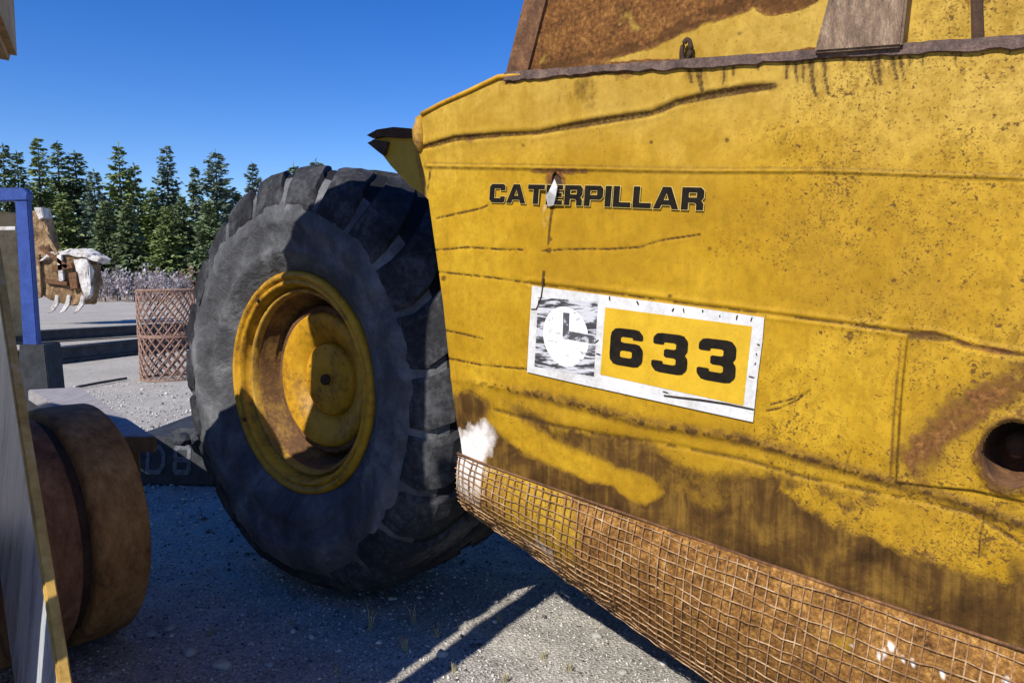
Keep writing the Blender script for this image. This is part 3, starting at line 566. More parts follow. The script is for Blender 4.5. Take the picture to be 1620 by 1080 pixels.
# --- lettering
GLY = {
 'C': (10, [[(1.5, 0), (9, 0), (10, 1), (10, 3.4), (7, 3.4), (7, 2.4), (3.2, 2.4), (3.2, 7.6), (7, 7.6), (7, 6.6), (10, 6.6), (10, 9), (9, 10), (1.5, 10), (0, 8.5), (0, 1.5)]]),
 'A': (12, [[(0, 0), (3.2, 0), (3.9, 1.8), (8.1, 1.8), (8.8, 0), (12, 0), (8, 10), (4, 10)], [(4.8, 4), (7.2, 4), (6, 7.2)]]),
 'T': (10, [[(3.4, 0), (6.6, 0), (6.6, 7.6), (10, 7.6), (10, 10), (0, 10), (0, 7.6), (3.4, 7.6)]]),
 'E': (9.5, [[(0, 0), (9.5, 0), (9.5, 2.3), (3.2, 2.3), (3.2, 3.9), (9, 3.9), (9, 6.1), (3.2, 6.1), (3.2, 7.7), (9.5, 7.7), (9.5, 10), (0, 10)]]),
 'R': (10, [[(0, 0), (3.2, 0), (3.2, 3.2), (6, 3.2), (6.8, 2.4), (6.8, 0), (10, 0), (10, 2.8), (9, 4.2), (10, 5.5), (10, 8.6), (8.6, 10), (0, 10)], [(3.2, 5.5), (6.8, 5.5), (6.8, 7.7), (3.2, 7.7)]]),
 'P': (10, [[(0, 0), (3.2, 0), (3.2, 3.2), (8.6, 3.2), (10, 4.6), (10, 8.6), (8.6, 10), (0, 10)], [(3.2, 5.4), (6.8, 5.4), (6.8, 7.7), (3.2, 7.7)]]),
 'I': (3.2, [[(0, 0), (3.2, 0), (3.2, 10), (0, 10)]]),
 'L': (9, [[(0, 0), (9, 0), (9, 2.4), (3.2, 2.4), (3.2, 10), (0, 10)]]),
 '6': (10, [[(1.5, 0), (8.5, 0), (10, 1.5), (10, 4.8), (8.7, 6.2), (3.2, 6.2), (3.2, 7.8), (6.8, 7.8), (6.8, 7.2), (9.8, 7.2), (9.8, 8.6), (8.4, 10), (1.5, 10), (0, 8.5), (0, 1.5)], [(3.2, 2.2), (6.8, 2.2), (6.8, 4.1), (3.2, 4.1)]]),
 '3': (10, [[(1.4, 0), (8.5, 0), (10, 1.5), (10, 4.2), (9.2, 5.1), (9.9, 6), (9.9, 8.6), (8.5, 10), (1.4, 10), (.2, 8.8), (.2, 7.1), (3.3, 7.1), (3.3, 7.8), (6.7, 7.8), (6.7, 6.1), (3.4, 6.1), (3.4, 4), (6.8, 4), (6.8, 2.2), (3.2, 2.2), (3.2, 2.9), (0, 2.9), (0, 1.4)]]),
 'D': (9, [[(0, 0), (6.5, 0), (9, 3), (9, 7), (6.5, 10), (0, 10)], [(1.7, 1.6), (5.8, 1.6), (7.2, 3.6), (7.2, 6.4), (5.8, 8.4), (1.7, 8.4)]]),
 '8': (8.4, [[(1.2, 0), (7.2, 0), (8.4, 1.2), (8.4, 4.2), (7.6, 5.1), (8.2, 6), (8.2, 8.8), (7, 10), (1.4, 10), (.2, 8.8), (.2, 6), (.8, 5.1), (0, 4.2), (0, 1.2)], [(1.9, 1.7), (6.5, 1.7), (6.5, 4.2), (1.9, 4.2)], [(1.9, 6), (6.5, 6), (6.5, 8.3), (1.9, 8.3)]])}
def grow(poly, d, hole):
    n = len(poly); out = []
    ar = sum(poly[i][0]*poly[(i+1) % n][1]-poly[(i+1) % n][0]*poly[i][1] for i in range(n)); sg = 1 if ar > 0 else -1
    if hole: sg = -sg
    for i in range(n):
        p, a, b = np.array(poly[i]), np.array(poly[i-1]), np.array(poly[(i+1) % n]); e1 = (p-a)/np.linalg.norm(p-a); e2 = (b-p)/np.linalg.norm(b-p)
        n1 = np.array([e1[1], -e1[0]]); n2_ = np.array([e2[1], -e2[0]]); m_ = n1+n2_; l = max(.5, np.linalg.norm(m_)); m_ = m_/l; out.append(tuple(p+sg*d*m_/max(.55, m_.dot(n1))))
    return out
def chaikin(l, k=.16):
    out = []
    for i in range(len(l)): p, q = np.array(l[i]), np.array(l[(i+1) % len(l)]); out += [tuple(p+(q-p)*k), tuple(q+(p-q)*k)]
    return out
def fill2d(loops):                                                # triangulated filled outline with holes
    cu = bpy.data.curves.new('glyph', 'CURVE'); cu.dimensions = '2D'; cu.fill_mode = 'BOTH'
    for lp in loops:
        s = cu.splines.new('POLY'); s.points.add(len(lp)-1); s.use_cyclic_u = True
        for k, (x, y) in enumerate(lp): s.points[k].co = (x, y, 0, 1)
    o = bpy.data.objects.new('glyph', cu); col.objects.link(o); me = o.to_mesh(); r = [tuple(v.co) for v in me.vertices], [tuple(p.vertices) for p in me.polygons]; o.to_mesh_clear()
    bpy.data.objects.remove(o); bpy.data.curves.remove(cu); return r
def word(text, fn, gap, names, m, parent, halo=None, hd=.5):
    tot = sum(GLY[c][0] for c in text)+gap*(len(text)-1); x = 0
    for c, nm in zip(text, names):
        for k, (mm, g_, lift) in enumerate((((halo, hd, 0.0),) if halo else ())+((m, 0, .0012),)):
            loops = [grow(l, g_, i > 0) if g_ else (chaikin(l) if c in '63' else l) for i, l in enumerate(GLY[c][1])]; vs_, fs_ = fill2d(loops)
            pts = [fn((x+vx)/tot, vy/10, lift) for vx, vy, _ in vs_]
            me = bpy.data.meshes.new(nm); me.from_pydata([tuple(p) for p in pts], [], fs_); me.update(); me.materials.append(mm)
            o = bpy.data.objects.new(nm if mm is m else 'letter_outline', me); col.objects.link(o)
            o.parent = parent
            if parent is SCR: o.matrix_parent_inverse = Matrix.Translation(-SCR.location)
        x += GLY[c][0]+gap
def quad_fn(tl, tr, br, bl_, lift0):
    q = [np.array(st(*p)) for p in (tl, tr, br, bl_)]
    def f(a, b, lift=0): e = (q[3]*(1-a)+q[2]*a)*(1-b)+(q[0]*(1-a)+q[1]*a)*b; return P(e[0], e[1], lift0+lift)
    return f
word('CATERPILLAR', quad_fn((777, 291), (1116, 297), (1113, 333), (775, 320), .0040), 1.1, ['letter']*11, M_BLACKP, SCR, M_HALO, .32)
def sheet(name, pts, lift, m, parent):
    q = [pp(x, y, lift) for x, y in pts]; q2 = [v-.0008*N for v in q]; n = len(q)
    o = mesh(name, q+q2, [tuple(range(n)), tuple(range(2*n-1, n-1, -1))]+[(i, i+n, (i+1) % n+n, (i+1) % n) for i in range(n)], m)
    o.parent = parent
    if parent is SCR: o.matrix_parent_inverse = Matrix.Translation(-SCR.location)
    return o
DEC = sheet('model_decal', [(843, 452), (960, 467), (1100, 486), (1210, 502), (1207, 540), (1199, 600), (1192, 667), (1100, 647), (1000, 625), (900, 603), (835, 588), (838, 530)], .0050, M_WHITE, SCR)
DEC['label'] = 'white bordered decal with a scraped logo square and the number 633'
sheet('number_field', [(959, 486), (1191, 516), (1177, 641), (951, 592)], .0062, M_DECY, DEC)
sheet('logo_square', [(853, 470), (947, 478), (941, 595), (847, 579)], .0062, M_LOGO, DEC)
cc = (897, 532); disc = [(cc[0]+36*math.cos(t)*1.0, cc[1]+47*math.sin(t)+6*math.cos(t)) for t in np.linspace(0, 2*math.pi, 40)[:-1]]
sheet('logo_disc', disc, .0074, M_LOGOW, DEC)
sheet('logo_mark', [(893, 494), (903, 495), (902, 523), (942, 531), (941, 543), (892, 535)], .0086, M_LOGOL, DEC)
word('633', quad_fn((969, 517), (1168, 540), (1164, 608), (965, 574), .0074), 2.6, ['digit']*3, M_BLACKP, DEC)
# chips and the long black scratch across the decal
rc = random.Random(5)
def decal_line(name, path, wd, lift, parent):
    pts = [pp(x, y, lift) for x, y in path]; vs_, fs_ = tube(pts, [wd*(.5+.5*math.sin(math.pi*(.12+.76*i/(len(pts)-1)))) for i in range(len(pts))], 4)
    o = mesh(name, vs_, fs_, M_SCR); o.parent = parent
decal_line('scratch', [(1052, 625), (1075, 628), (1110, 632), (1150, 638), (1194, 647)], .0036, .0075, DEC)
decal_line('scratch', [(862, 440), (858, 470), (850, 489), (842, 489)], .0036, .0062, DEC)
for x_, y_ in ((966, 472), (1010, 479), (1066, 490), (1083, 491), (1113, 492), (1140, 500), (1167, 502), (1190, 505), (1198, 560), (1201, 545), (1190, 596), (948, 560), (945, 540), (1054, 620), (1196, 575)):
    a_ = rc.uniform(-.4, .4) if y_ < 540 else rc.uniform(-1.3, 1.3); l_ = rc.uniform(2, 5)
    decal_line('chip', [(x_-l_*math.sin(a_), y_-l_*math.cos(a_)*.8), (x_, y_), (x_+l_*math.sin(a_), y_+l_*math.cos(a_)*.8)], rc.uniform(.0022, .0034), .0058, DEC)

# --- rear wheel
RT = 1.165; KS = RT/1.06
r_ = ray(480, 605); tt = (RT*.985-CAM_H)/r_[2]; WC = CAM+r_*tt
print('wheel centre', WC, 'n from camera', WC.dot(N), 'u', WC.dot(UH), 'plate rear edge u', P(L_S[3], L_T[3]).dot(UH))
WH = empty('rear_wheel', tuple(WC)); WH.parent = SCR; WH.matrix_parent_inverse = Matrix.Translation(-SCR.location)
WH['label'] = 'big dusty rear tyre on a yellow dished rim'
E1, E2 = -UH, np.array([0, 0, 1.0])
def wpart(name, vs_, fs_, m, smooth=True):
    o = mesh(name, [np.array(v)-WC for v in vs_], fs_, m, None, smooth); o.parent = WH; return o
def squash(v):                                                    # tyre settles on the yard
    v = np.array(v); zl = v[2]
    if zl < .10: v[2] = .012+max(0, zl+.03)*.75; v += N*.0
    return v
tyre_prof = [(r*KS if r > .70 else r+(r-.56)/.14*.05 if r > .56 else r, a) for r, a in [(.545, -.06), (.555, -.01), (.59, .035), (.64, .075), (.655, .092), (.672, .094), (.685, .090), (.75, .116), (.765, .122), (.78, .117), (.84, .106), (.92, .070), (.975, .02), (1.005, -.03), (1.018, -.10), (1.024, -.22), (1.028, -.36), (1.024, -.50), (1.018, -.62), (1.005, -.69), (.975, -.74), (.92, -.79), (.80, -.83), (.66, -.80), (.56, -.72)]]
def tyre_fn(r, a, t):
    k = math.exp(-((t-1.5*math.pi)/.45)**2); w_ = math.sin(t*9)*.004*(r > .6)+(math.sin(t*23+r*14)*.003+math.sin(t*61-r*30)*.0018)*(r > .62)*(r < 1.02)
    return r, a+(.05*k if a > 0 else -.05*k if a < -.7 else 0)*(.6 < r < .96)+w_
vs_, fs_ = lathe(tyre_prof, WC, N, E1, E2, 240, tyre_fn); vs_ = [squash(v) for v in vs_]; ty = wpart('tyre', vs_, fs_, M_RUB); ty.data.materials.append(M_GROOVE)
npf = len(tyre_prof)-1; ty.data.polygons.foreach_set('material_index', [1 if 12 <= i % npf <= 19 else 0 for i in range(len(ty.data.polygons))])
def lug(t0, side, rl):
    # a worn rock lug: from the shoulder slanting in to the middle of the tread
    vs_, fs_ = [], []; n = 9; wdt = .212+rl.uniform(-.012, .012); h = .032+rl.uniform(-.008, .004)
    for i in range(n):
        f = i/(n-1)
        a = (.108, .080, .022, -.04, -.11, -.18, -.25, -.32, -.37)[i]
        if side < 0: a = -.72-a
        rb = KS*(.845, .925, .985, 1.008, 1.016, 1.02, 1.022, 1.02, 1.018)[i]; hh = h*(.35, .8, 1.0, 1, 1, 1, 1, 1, 1)[i]; sweep = .46*(max(0, f-.12)**1.25)+rl.uniform(-.006, .006); wv = wdt*(1.08-.22*f)
        tc = t0+sweep
        for dt, rr in ((-wv*.56, rb-.016), (-wv*.47, rb+hh*.85), (0, rb+hh), (wv*.47, rb+hh*.85), (wv*.56, rb-.016)):
            t = tc+dt; vs_.append(squash(WC+rr*(math.cos(t)*E1+math.sin(t)*E2)+a*N))
    for i in range(n-1):
        for j in range(4): fs_.append((i*5+j, i*5+j+1, i*5+j+6, i*5+j+5))
    fs_.append((0, 1, 2, 3, 4)); fs_.append(tuple((n-1)*5+j for j in (4, 3, 2, 1, 0)))
    wpart('tread_lug', vs_, fs_, M_TREAD, False)
rl = random.Random(4); NL = 22
for i in range(NL):
    lug(2*math.pi*i/NL, 1, rl); lug(2*math.pi*(i+.5)/NL, -1, rl)
def ring(name, prof, m, seg=96): vs_, fs_ = lathe(prof, WC, N, E1, E2, seg); return wpart(name, vs_, fs_, m)
ring('rim_flange', [(.545, -.05), (.590, .015), (.592, .040), (.582, .054), (.566, .058), (.556, .050), (.550, .036), (.545, .036), (.540, .046), (.530, .048), (.520, .040), (.516, .020), (.508, -.012), (.496, -.020), (.494, -.040)], M_YEL, 128)
ring('lock_ring', [(.500, -.030), (.496, -.004), (.486, .000), (.476, -.010), (.472, -.050)], M_YELRUST, 128)
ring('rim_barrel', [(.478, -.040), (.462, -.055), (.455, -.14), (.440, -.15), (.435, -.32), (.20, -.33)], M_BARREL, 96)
ring('hub_ring', [(.405, -.325), (.405, -.145), (.398, -.135), (.372, -.135), (.366, -.142)], M_RUST, 96)
ring('hub', [(.370, -.150), (.366, -.126), (.352, -.120), (.300, -.135), (.215, -.175), (.205, -.20), (.100, -.20)], M_YEL, 96)
ring('hub_cap', [(.200, -.205), (.196, -.165), (.186, -.158), (.060, -.152), (.050, -.156), (.002, -.156)], M_YEL, 64)
ring('hub_bolt', [(.030, -.160), (.030, -.135), (.024, -.128), (.001, -.128)], M_RUSTDK, 12)
for i in range(12):
    t = 2*math.pi*i/12+.1; c_ = WC+.165*(math.cos(t)*E1+math.sin(t)*E2); vs_, fs_ = lathe([(.009, -.165), (.009, -.152), (.001, -.150)], c_, N, E1, E2, 6); wpart('cap_screw', vs_, fs_, M_YEL, False)
for t in (3.62, 2.2):
    c_ = WC+.535*(math.cos(t)*E1+math.sin(t)*E2); vs_, fs_ = lathe([(.012, .050), (.010, .062), (.001, .063)], c_, N, E1, E2, 8); wpart('rim_stud', vs_, fs_, M_RUSTDK, False)
# axle and frame that carry the wheel
bm = bmesh.new(); uc, nc = WC.dot(UH), WC.dot(N); ubox(bm, uc-.16, uc+.16, nc-2.4, nc-.30, .88, 1.22); bm_obj('axle_beam', bm, M_YELRUST, SCR, False, .02)
bm = bmesh.new(); ubox(bm, 1.9, uc+.5, nc-1.25, nc-.98, .95, 1.45); bm_obj('frame_rail', bm, M_YELRUST, SCR, False, .02)

# ================================================================== the machine on the other side of the alley
CMP = empty('drum_machine', (*UN(3.2, -.7, 0)[:2], 0)); tag(CMP, 'rusty steel drum machine with tan hood standing across the alley from the scraper', 'machine')
def cpart(name, bm, m, bev=0.0, smooth=False): return bm_obj(name, bm, m, CMP, smooth, bev)
# drum: axis along N
dc = ground_at(243, 850, .555)+UH*.555; dc[2] = .545; dn = dc.dot(N); du = dc.dot(UH)
def dlathe(name, prof, m, seg=72):
    vs_, fs_ = lathe(prof, dc, N, E1, E2, seg); return mesh(name, vs_, fs_, m, CMP, True)
dlathe('drum_ring', [(.30, .01), (.49, .0), (.540, .004), (.553, .016), (.557, .10), (.555, .20), (.549, .225), (.530, .235), (.46, .236)], M_DRUM)
dlathe('drum_groove', [(.500, .225), (.496, .285)], M_RUSTDK)
dlathe('drum_ring', [(.46, .278), (.525, .280), (.540, .292), (.542, .40), (.540, .52), (.52, .535), (.30, .54)], M_DRUMDK)
dlathe('drum_disc', [(.49, .03), (.40, .06), (.14, .04), (.12, -.02), (.002, -.02)], M_RUSTDK)
# leaning steel lift arm beside the drum, pale and golden sheen put into its colours
aw = dn+.86
def on_n(px, py, n): r = ray(px, py); return CAM+r*(n/r.dot(N))
AB = [on_n(92, 1080, aw), on_n(-8, 430, aw-.32)]; dirA = AB[1]-AB[0]; dirA /= np.linalg.norm(dirA); low = AB[0]-dirA*.25; low[2] = max(low[2], .005); hi_ = AB[1]+dirA*.6
acr = np.cross(dirA, N); acr /= np.linalg.norm(acr); acr = acr if acr.dot(UH) > 0 else -acr
bm = bmesh.new(); hexa(bm, [low, low+acr*.40, low+acr*.40-N*.02, low-N*.02, hi_, hi_+acr*.55, hi_+acr*.55-N*.02, hi_-N*.02]); cpart('lift_arm', bm, M_STEEL, .012)
bm = bmesh.new(); l2, h2 = low-acr*.022, hi_-acr*.022; hexa(bm, [l2+N*.004, l2+acr*.020+N*.004, l2+acr*.020-N*.026, l2-N*.026, h2+N*.004, h2+acr*.020+N*.004, h2+acr*.020-N*.026, h2-N*.026]); cpart('arm_edge', bm, M_ARMED, .004)
# mostly unseen body and overhanging hood, shaped to shade the alley and the wheel
nW = -D
bm = bmesh.new(); ubox(bm, 2.13, 3.16, nW+1.75, nW+3.3, .35, 2.52); cpart('shade_hull', bm, M_TAN, .03)
def n_for(px, u, z):                                              # where the line at u, z meets the sight line of column px
    lo, hi = -2.0, 1.5
    for _ in range(50):
        m_ = (lo+hi)/2; x_, _y = project(UN(u, m_, z)[None]); (lo, hi) = (lo, m_) if x_[0] < px else (m_, hi)
    return (lo+hi)/2
HU = 3.25; nA = n_for(24, HU, 2.7); nB = n_for(-60, 2.13, 2.6)
zb = at_depth(20, 102, UN(HU, nA, 0)[1])[2]; print('hood', nA, nB, zb)
bm = bmesh.new(); plan = [(2.13, nB), (HU, nA), (HU, nA+2.6), (2.13, nA+2.6)]; tz_ = [4.15, 2.78, 2.78, 4.15]
hexa(bm, [UN(a, b, zb) for a, b in plan]+[UN(a, b, z) for (a, b), z in zip(plan, tz_)]); cpart('hood', bm, M_TAN, .025)
bm = bmesh.new(); hexa(bm, [UN(a, b, .45) for a, b in ((3.2, nW+2.0), (6.3, nW+2.0), (6.3, nW+4.2), (3.2, nW+4.2))]+[UN(a, b, z) for a, b, z in ((3.2, nW+2.0, 2.47), (6.3, nW+2.0, 2.36), (6.3, nW+4.2, 4.0), (3.2, nW+4.2, 4.15))]); cpart('shade_deck', bm, M_TAN, .03)  # unseen, added; widened and raised to shade the alley and block sky
bm = bmesh.new(); ubox(bm, 2.6, 3.12, nW+1.55, nW+3.2, .40, .95); cpart('chassis_beam', bm, M_YELRUST, .02)
bm = bmesh.new(); ubox(bm, 3.10, du+.1, nW+1.42, nW+1.60, .42, .60); cpart('drum_yoke', bm, M_RUST, .01)
vs_, fs_ = lathe([(.06, .05), (.06, .72)], dc, N, E1, E2, 16); mesh('drum_axle', vs_, fs_, M_RUSTDK, CMP, True)
for k in range(5):
    bm = bmesh.new(); ubox(bm, 2.105, 2.135, nW+1.95, nW+3.1, 1.3+.2*k, 1.38+.2*k); cpart('louver', bm, M_DARK, .004)
bm = bmesh.new(); ubox(bm, 1.91, 2.04, nW+2.20, nW+2.33, .35, 2.92); cpart('shade_stack', bm, M_RUSTDK, .02)  # unseen post added to cast a bar of shadow on the ground
bm = bmesh.new(); ubox(bm, 1.88, 2.60, nW+2.15, nW+2.9, .35, .62); cpart('step_plate', bm, M_RUST, .015)
for a_, b_ in ((2.65, 1.9), (2.65, 3.0)):
    vs_, fs_ = lathe([(.002, -.12), (.30, -.12), (.42, -.10), (.44, -.05), (.44, .05), (.42, .10), (.30, .12), (.002, .12)], UN(a_, nW+b_, .43), N, E1, E2, 32); mesh('carrier_wheel', vs_, fs_, M_RUB, CMP, True)

# timber lying over the far side of the drum
def slab(name, quad_px, depth_pts, th, m, parent=None):
    top = [np.array(q) for q in depth_pts]; bm = bmesh.new(); hexa(bm, [q-np.array([0, 0, th]) for q in top]+top); return bm_obj(name, bm, m, parent, False, .008)
tz = .86
tp = [ground_at(168, 690, tz), ground_at(246, 690, tz), ground_at(128, 612, tz), ground_at(44, 616, tz)]
TB = slab('timber_plank', None, tp, .085, M_TIMBER); tag(TB, 'grey weathered timber plank laid behind the rusty drum', 'plank')
e0, e1 = tp[0], tp[1]; dq = (e0-tp[3]); dq /= np.linalg.norm(dq)
bm = bmesh.new(); a_, b_ = e0+dq*.002, e1+dq*.002; hexa(bm, [a_-np.array([0, 0, .083]), b_-np.array([0, 0, .083]), b_-np.array([0, 0, .083])+dq*.012, a_-np.array([0, 0, .083])+dq*.012, a_-[0, 0, .003], b_-[0, 0, .003], b_-[0, 0, .003]+dq*.012, a_-[0, 0, .003]+dq*.012])
bm_obj('end_grain', bm, M_TIMBEND, TB)
for f0, f1 in ((.06, .94), (.12, .9)):
    k = .04 if f0 < .1 else .95; c0 = tp[0]*(1-k)+tp[3]*k; c1 = tp[1]*(1-k)+tp[2]*k; mid = c0*.35+c1*.65 if f0 < .1 else c0*.5+c1*.5
    bm = bmesh.new(); wbox(bm, (mid[0], mid[1], (tz-.085)/2), .022, .022, (tz-.08)/2, .4); bm_obj('leg', bm, M_TIMBEND, TB)

# ================================================================== things in the yard behind
# dark slab of a dozer blade with D8 chalked on it
b0 = ground_at(205, 768); b1 = ground_at(420, 772); bz = .40
bm = bmesh.new(); bd = np.array([.10, 1.5, 0]); hexa(bm, [b0, b1, b1+bd, b0+bd]+[q+np.array([0, 0, bz]) for q in (b0+bd*.04, b1+bd*.04, b1+bd*.95, b0+bd*.95)])
BLK = bm_obj('counterweight', bm, M_DARK, None, False, .02); tag(BLK, 'dark steel block on the ground chalked with D8, beside the big tyre', 'block')
ftl, ftr = b0+bd*.04+np.array([0, 0, bz]), b1+bd*.04+np.array([0, 0, bz]); fn_ = np.cross(b1-b0, ftl-b0); fn_ /= np.linalg.norm(fn_); fn_ = fn_ if fn_[1] < 0 else -fn_
def fq(a, b, lift=0):
    la = .115+a*.335; lb = .24+.60*b; return (b0*(1-la)+b1*la)*(1-lb)+(ftl*(1-la)+ftr*la)*lb+fn_*(.004+lift)
word('D8', fq, 3.5, ['letter']*2, M_CHALK, BLK)
rr = random.Random(9)
for k, (px, py, r0) in enumerate(((300, 688, .10), (322, 690, .12), (285, 694, .07))):
    c_ = ground_at(px, py, bz+.05); bm = bmesh.new(); bmesh.ops.create_icosphere(bm, subdivisions=2, radius=r0)
    for v in bm.verts: v.co = Vector(c_)+Vector((v.co.x*1.25, v.co.y, v.co.z*.7))*(1+.5*mnoise.noise(v.co*14+Vector((k, 0, 0))))
    tag(bm_obj('rubber_chunk', bm, M_DARK), 'black lump of scrap on top of the chalked dark block', 'scrap', 'black scrap lumps on the block')

# stacked baskets of rusty expanded mesh
def basket(c, r, h, label, z0):
    root = empty('mesh_basket', (c[0], c[1], z0)); tag(root, label, 'basket', None)
    n, rows = 20, 8; vs_, fs_ = [], []
    def seg(t0, z0_, t1, z1_):
        a = np.array([r*math.cos(t0), r*math.sin(t0), z0_]); b = np.array([r*math.cos(t1), r*math.sin(t1), z1_]); v, f = tube([a, b], .015, 4); o_ = len(vs_); vs_.extend(v); fs_.extend([tuple(i+o_ for i in q) for q in f])
    dz = h/rows
    for i in range(n):
        for j in range(rows):
            t0 = 2*math.pi*i/n; t1 = 2*math.pi*(i+.5)/n; t2 = 2*math.pi*(i-.5)/n
            if j % 2 == 0: seg(t0, j*dz, t1, (j+1)*dz); seg(t0, j*dz, t2, (j+1)*dz)
            else: seg(t1, j*dz, t0, (j+1)*dz); seg(t2, j*dz, t0, (j+1)*dz)
    o = mesh('expanded_mesh', vs_, fs_, M_WIRE_D, None); o.parent = root; tag(o, kind='stuff')
    for z in (.012, h-.012):
        v, f = tube([(r*math.cos(t), r*math.sin(t), z) for t in np.linspace(0, 2*math.pi, 33)], .018, 5); o = mesh('hoop', v, f, M_WIRE_D); o.parent = root
M_WIRE_D = simple('rusty_basket_mesh', (.16, .09, .065), (.33, .21, .16), 9, .85, 0, .3, .003)
bc = ground_at(252, 602); basket(bc+np.array([0, .40, 0]), .46, .74, 'rusty diamond mesh basket standing on the gravel, lower of two', gz(bc[0], bc[1]+.35)); basket(bc+np.array([-.03, .41, 0]), .45, .78, 'rusty diamond mesh basket stacked on top of another basket', gz(bc[0], bc[1]+.35)+.74)

# two dark beams on the ground behind the baskets
def ibeam(p0, p1, wd, ht, label):
    d = p1-p0; d[2] = 0; d /= np.linalg.norm(d); nrm = np.array([-d[1], d[0], 0]); root = empty('steel_girder', tuple((p0+p1)/2)); tag(root, label, 'girder')
    for nm, n0, n1, z0, z1 in (('flange', -wd, wd, 0, ht*.16), ('web', -wd*.72, wd*.72, ht*.16, ht*.86), ('flange', -wd, wd, ht*.86, ht)):
        bm = bmesh.new(); hexa(bm, [p0+nrm*n0+[0, 0, z0], p1+nrm*n0+[0, 0, z0], p1+nrm*n1+[0, 0, z0], p0+nrm*n1+[0, 0, z0], p0+nrm*n0+[0, 0, z1], p1+nrm*n0+[0, 0, z1], p1+nrm*n1+[0, 0, z1], p0+nrm*n1+[0, 0, z1]])
        o = bm_obj(nm, bm, M_BEAM, root, False, .006)
g0, g1 = ground_at(20, 580), ground_at(330, 545); ibeam(g0, g1, .16, .30, 'dark grey steel girder on the gravel, closer to the baskets'); g0, g1 = ground_at(20, 543), ground_at(335, 522); ibeam(g0, g1, .2, .30, 'black steel girder on the gravel in front of the toothed bucket')
q0, q1 = ground_at(122, 614), ground_at(200, 600); vs_, fs_ = tube([q0+[0, 0, .02], (q0+q1)/2+[0, 0, .025], q1+[0, 0, .02]], .022, 6); tag(mesh('steel_bar', vs_, fs_, M_DARK), 'thin dark bar lying on the gravel beside the timber plank', 'bar')
vs_, fs_ = tube([ground_at(297, 590)+[0, 0, .02], ground_at(318, 588)+[0, 0, .03]], .03, 6); tag(mesh('steel_bar', vs_, fs_, M_DARK), 'short dark bar on the gravel between mesh baskets and tyre', 'bar')

# blue frame on a dark foot
yb = 6.0
BF = empty('blue_frame', tuple(at_depth(62, 612, yb)*np.array([1, 1, 0]))); tag(BF, 'bright blue steel frame standing on a dark foot beyond the drum', 'frame')
def yprism(name, pxs, m, y0, th, bev=.006): bm = bmesh.new(); prism(bm, [at_depth(x, y, y0) for x, y in pxs], np.array([0, th, 0])); return bm_obj(name, bm, m, BF, False, bev)
yprism('upright', [(23, 316), (43, 316), (59, 546), (36, 546)], M_BLUE, yb, .06)
yprism('crossbar', [(-120, 298), (36, 297), (43, 305), (43, 317), (-120, 320)], M_BLUE, yb-.01, .08)
yprism('upright', [(-110, 318), (-88, 318), (-82, 600), (-108, 600)], M_BLUE, yb, .12)
yprism('inner_rail', [(-90, 360), (24, 358), (24, 364), (-90, 366)], M_DUST, yb+.02, .05, .002)
yprism('foot', [(30, 545), (70, 545), (82, 660), (28, 664)], M_DARK, yb-.04, .22)
bz_ = BF.children
# toothed bucket behind the frame
KB = empty('toothed_bucket', tuple(ground_at(100, 494))); tag(KB, 'tan rusty excavator bucket with pale top and curved teeth', 'bucket')
yk = 27.0
def kprism(name, pxs, m, y0, th, bev=.02, rug=.0):
    bm = bmesh.new(); prism(bm, [at_depth(58+(x-58)*.92, y, y0) for x, y in pxs], np.array([0, th*.6, 0]))
    if rug:
        bmesh.ops.triangulate(bm, faces=bm.faces); bmesh.ops.subdivide_edges(bm, edges=bm.edges, cuts=4, use_grid_fill=True)
        for v in bm.verts: v.co += rug*mnoise.noise_vector(v.co*2.3)+rug*.5*mnoise.noise_vector(v.co*6)
        bev = 0
    return bm_obj(name, bm, m, KB, False, bev)
kprism('shell', [(62, 430), (70, 406), (96, 398), (128, 402), (148, 420), (152, 450), (142, 478), (118, 484), (84, 476), (64, 462)], M_BUCK, yk, 1.2, .05, .10)
kprism('top_plate', [(66, 412), (74, 398), (110, 394), (150, 398), (166, 410), (160, 416), (128, 406), (96, 403)], M_DUST, yk-.12, 1.4, .04, .10)  # light from above on the bucket put into a pale dusty plate
kprism('side_plate', [(122, 410), (144, 412), (152, 430), (148, 450), (150, 466), (140, 474), (132, 452), (128, 428)], M_DUST, yk-.10, .3, .03, .08)
kprism('arm', [(44, 336), (66, 330), (74, 352), (84, 390), (74, 408), (52, 404)], M_BUCK, yk+.3, .8, .04, .10)
kprism('pivot_plate', [(52, 328), (66, 328), (70, 344), (62, 348)], M_DUST, yk+.2, .9, .02)
for k, x0 in enumerate((84, 104, 128)):
    kprism('tooth', [(x0+6, 466), (x0+12, 468), (x0+10, 482), (x0+2, 492), (x0-8, 496), (x0-2, 488), (x0+4, 478)], M_DUST, yk-.05, .16, .01)
for pxs, m_ in (([(60, 392), (66, 388), (112, 420), (108, 426)], M_RUST), ([(70, 372), (76, 370), (96, 402), (90, 404)], M_BUCK), ([(84, 420), (118, 416), (120, 424), (86, 430)], M_RUST), ([(72, 440), (110, 446), (110, 452), (72, 448)], M_RUST), ([(112, 432), (126, 430), (128, 456), (116, 458)], M_RUST), ([(46, 404), (62, 402), (66, 470), (50, 474)], M_BUCK), ([(92, 404), (100, 402), (104, 444), (96, 446)], M_DUST)):
    kprism('linkage', pxs, m_, yk-.16, .2, .01)
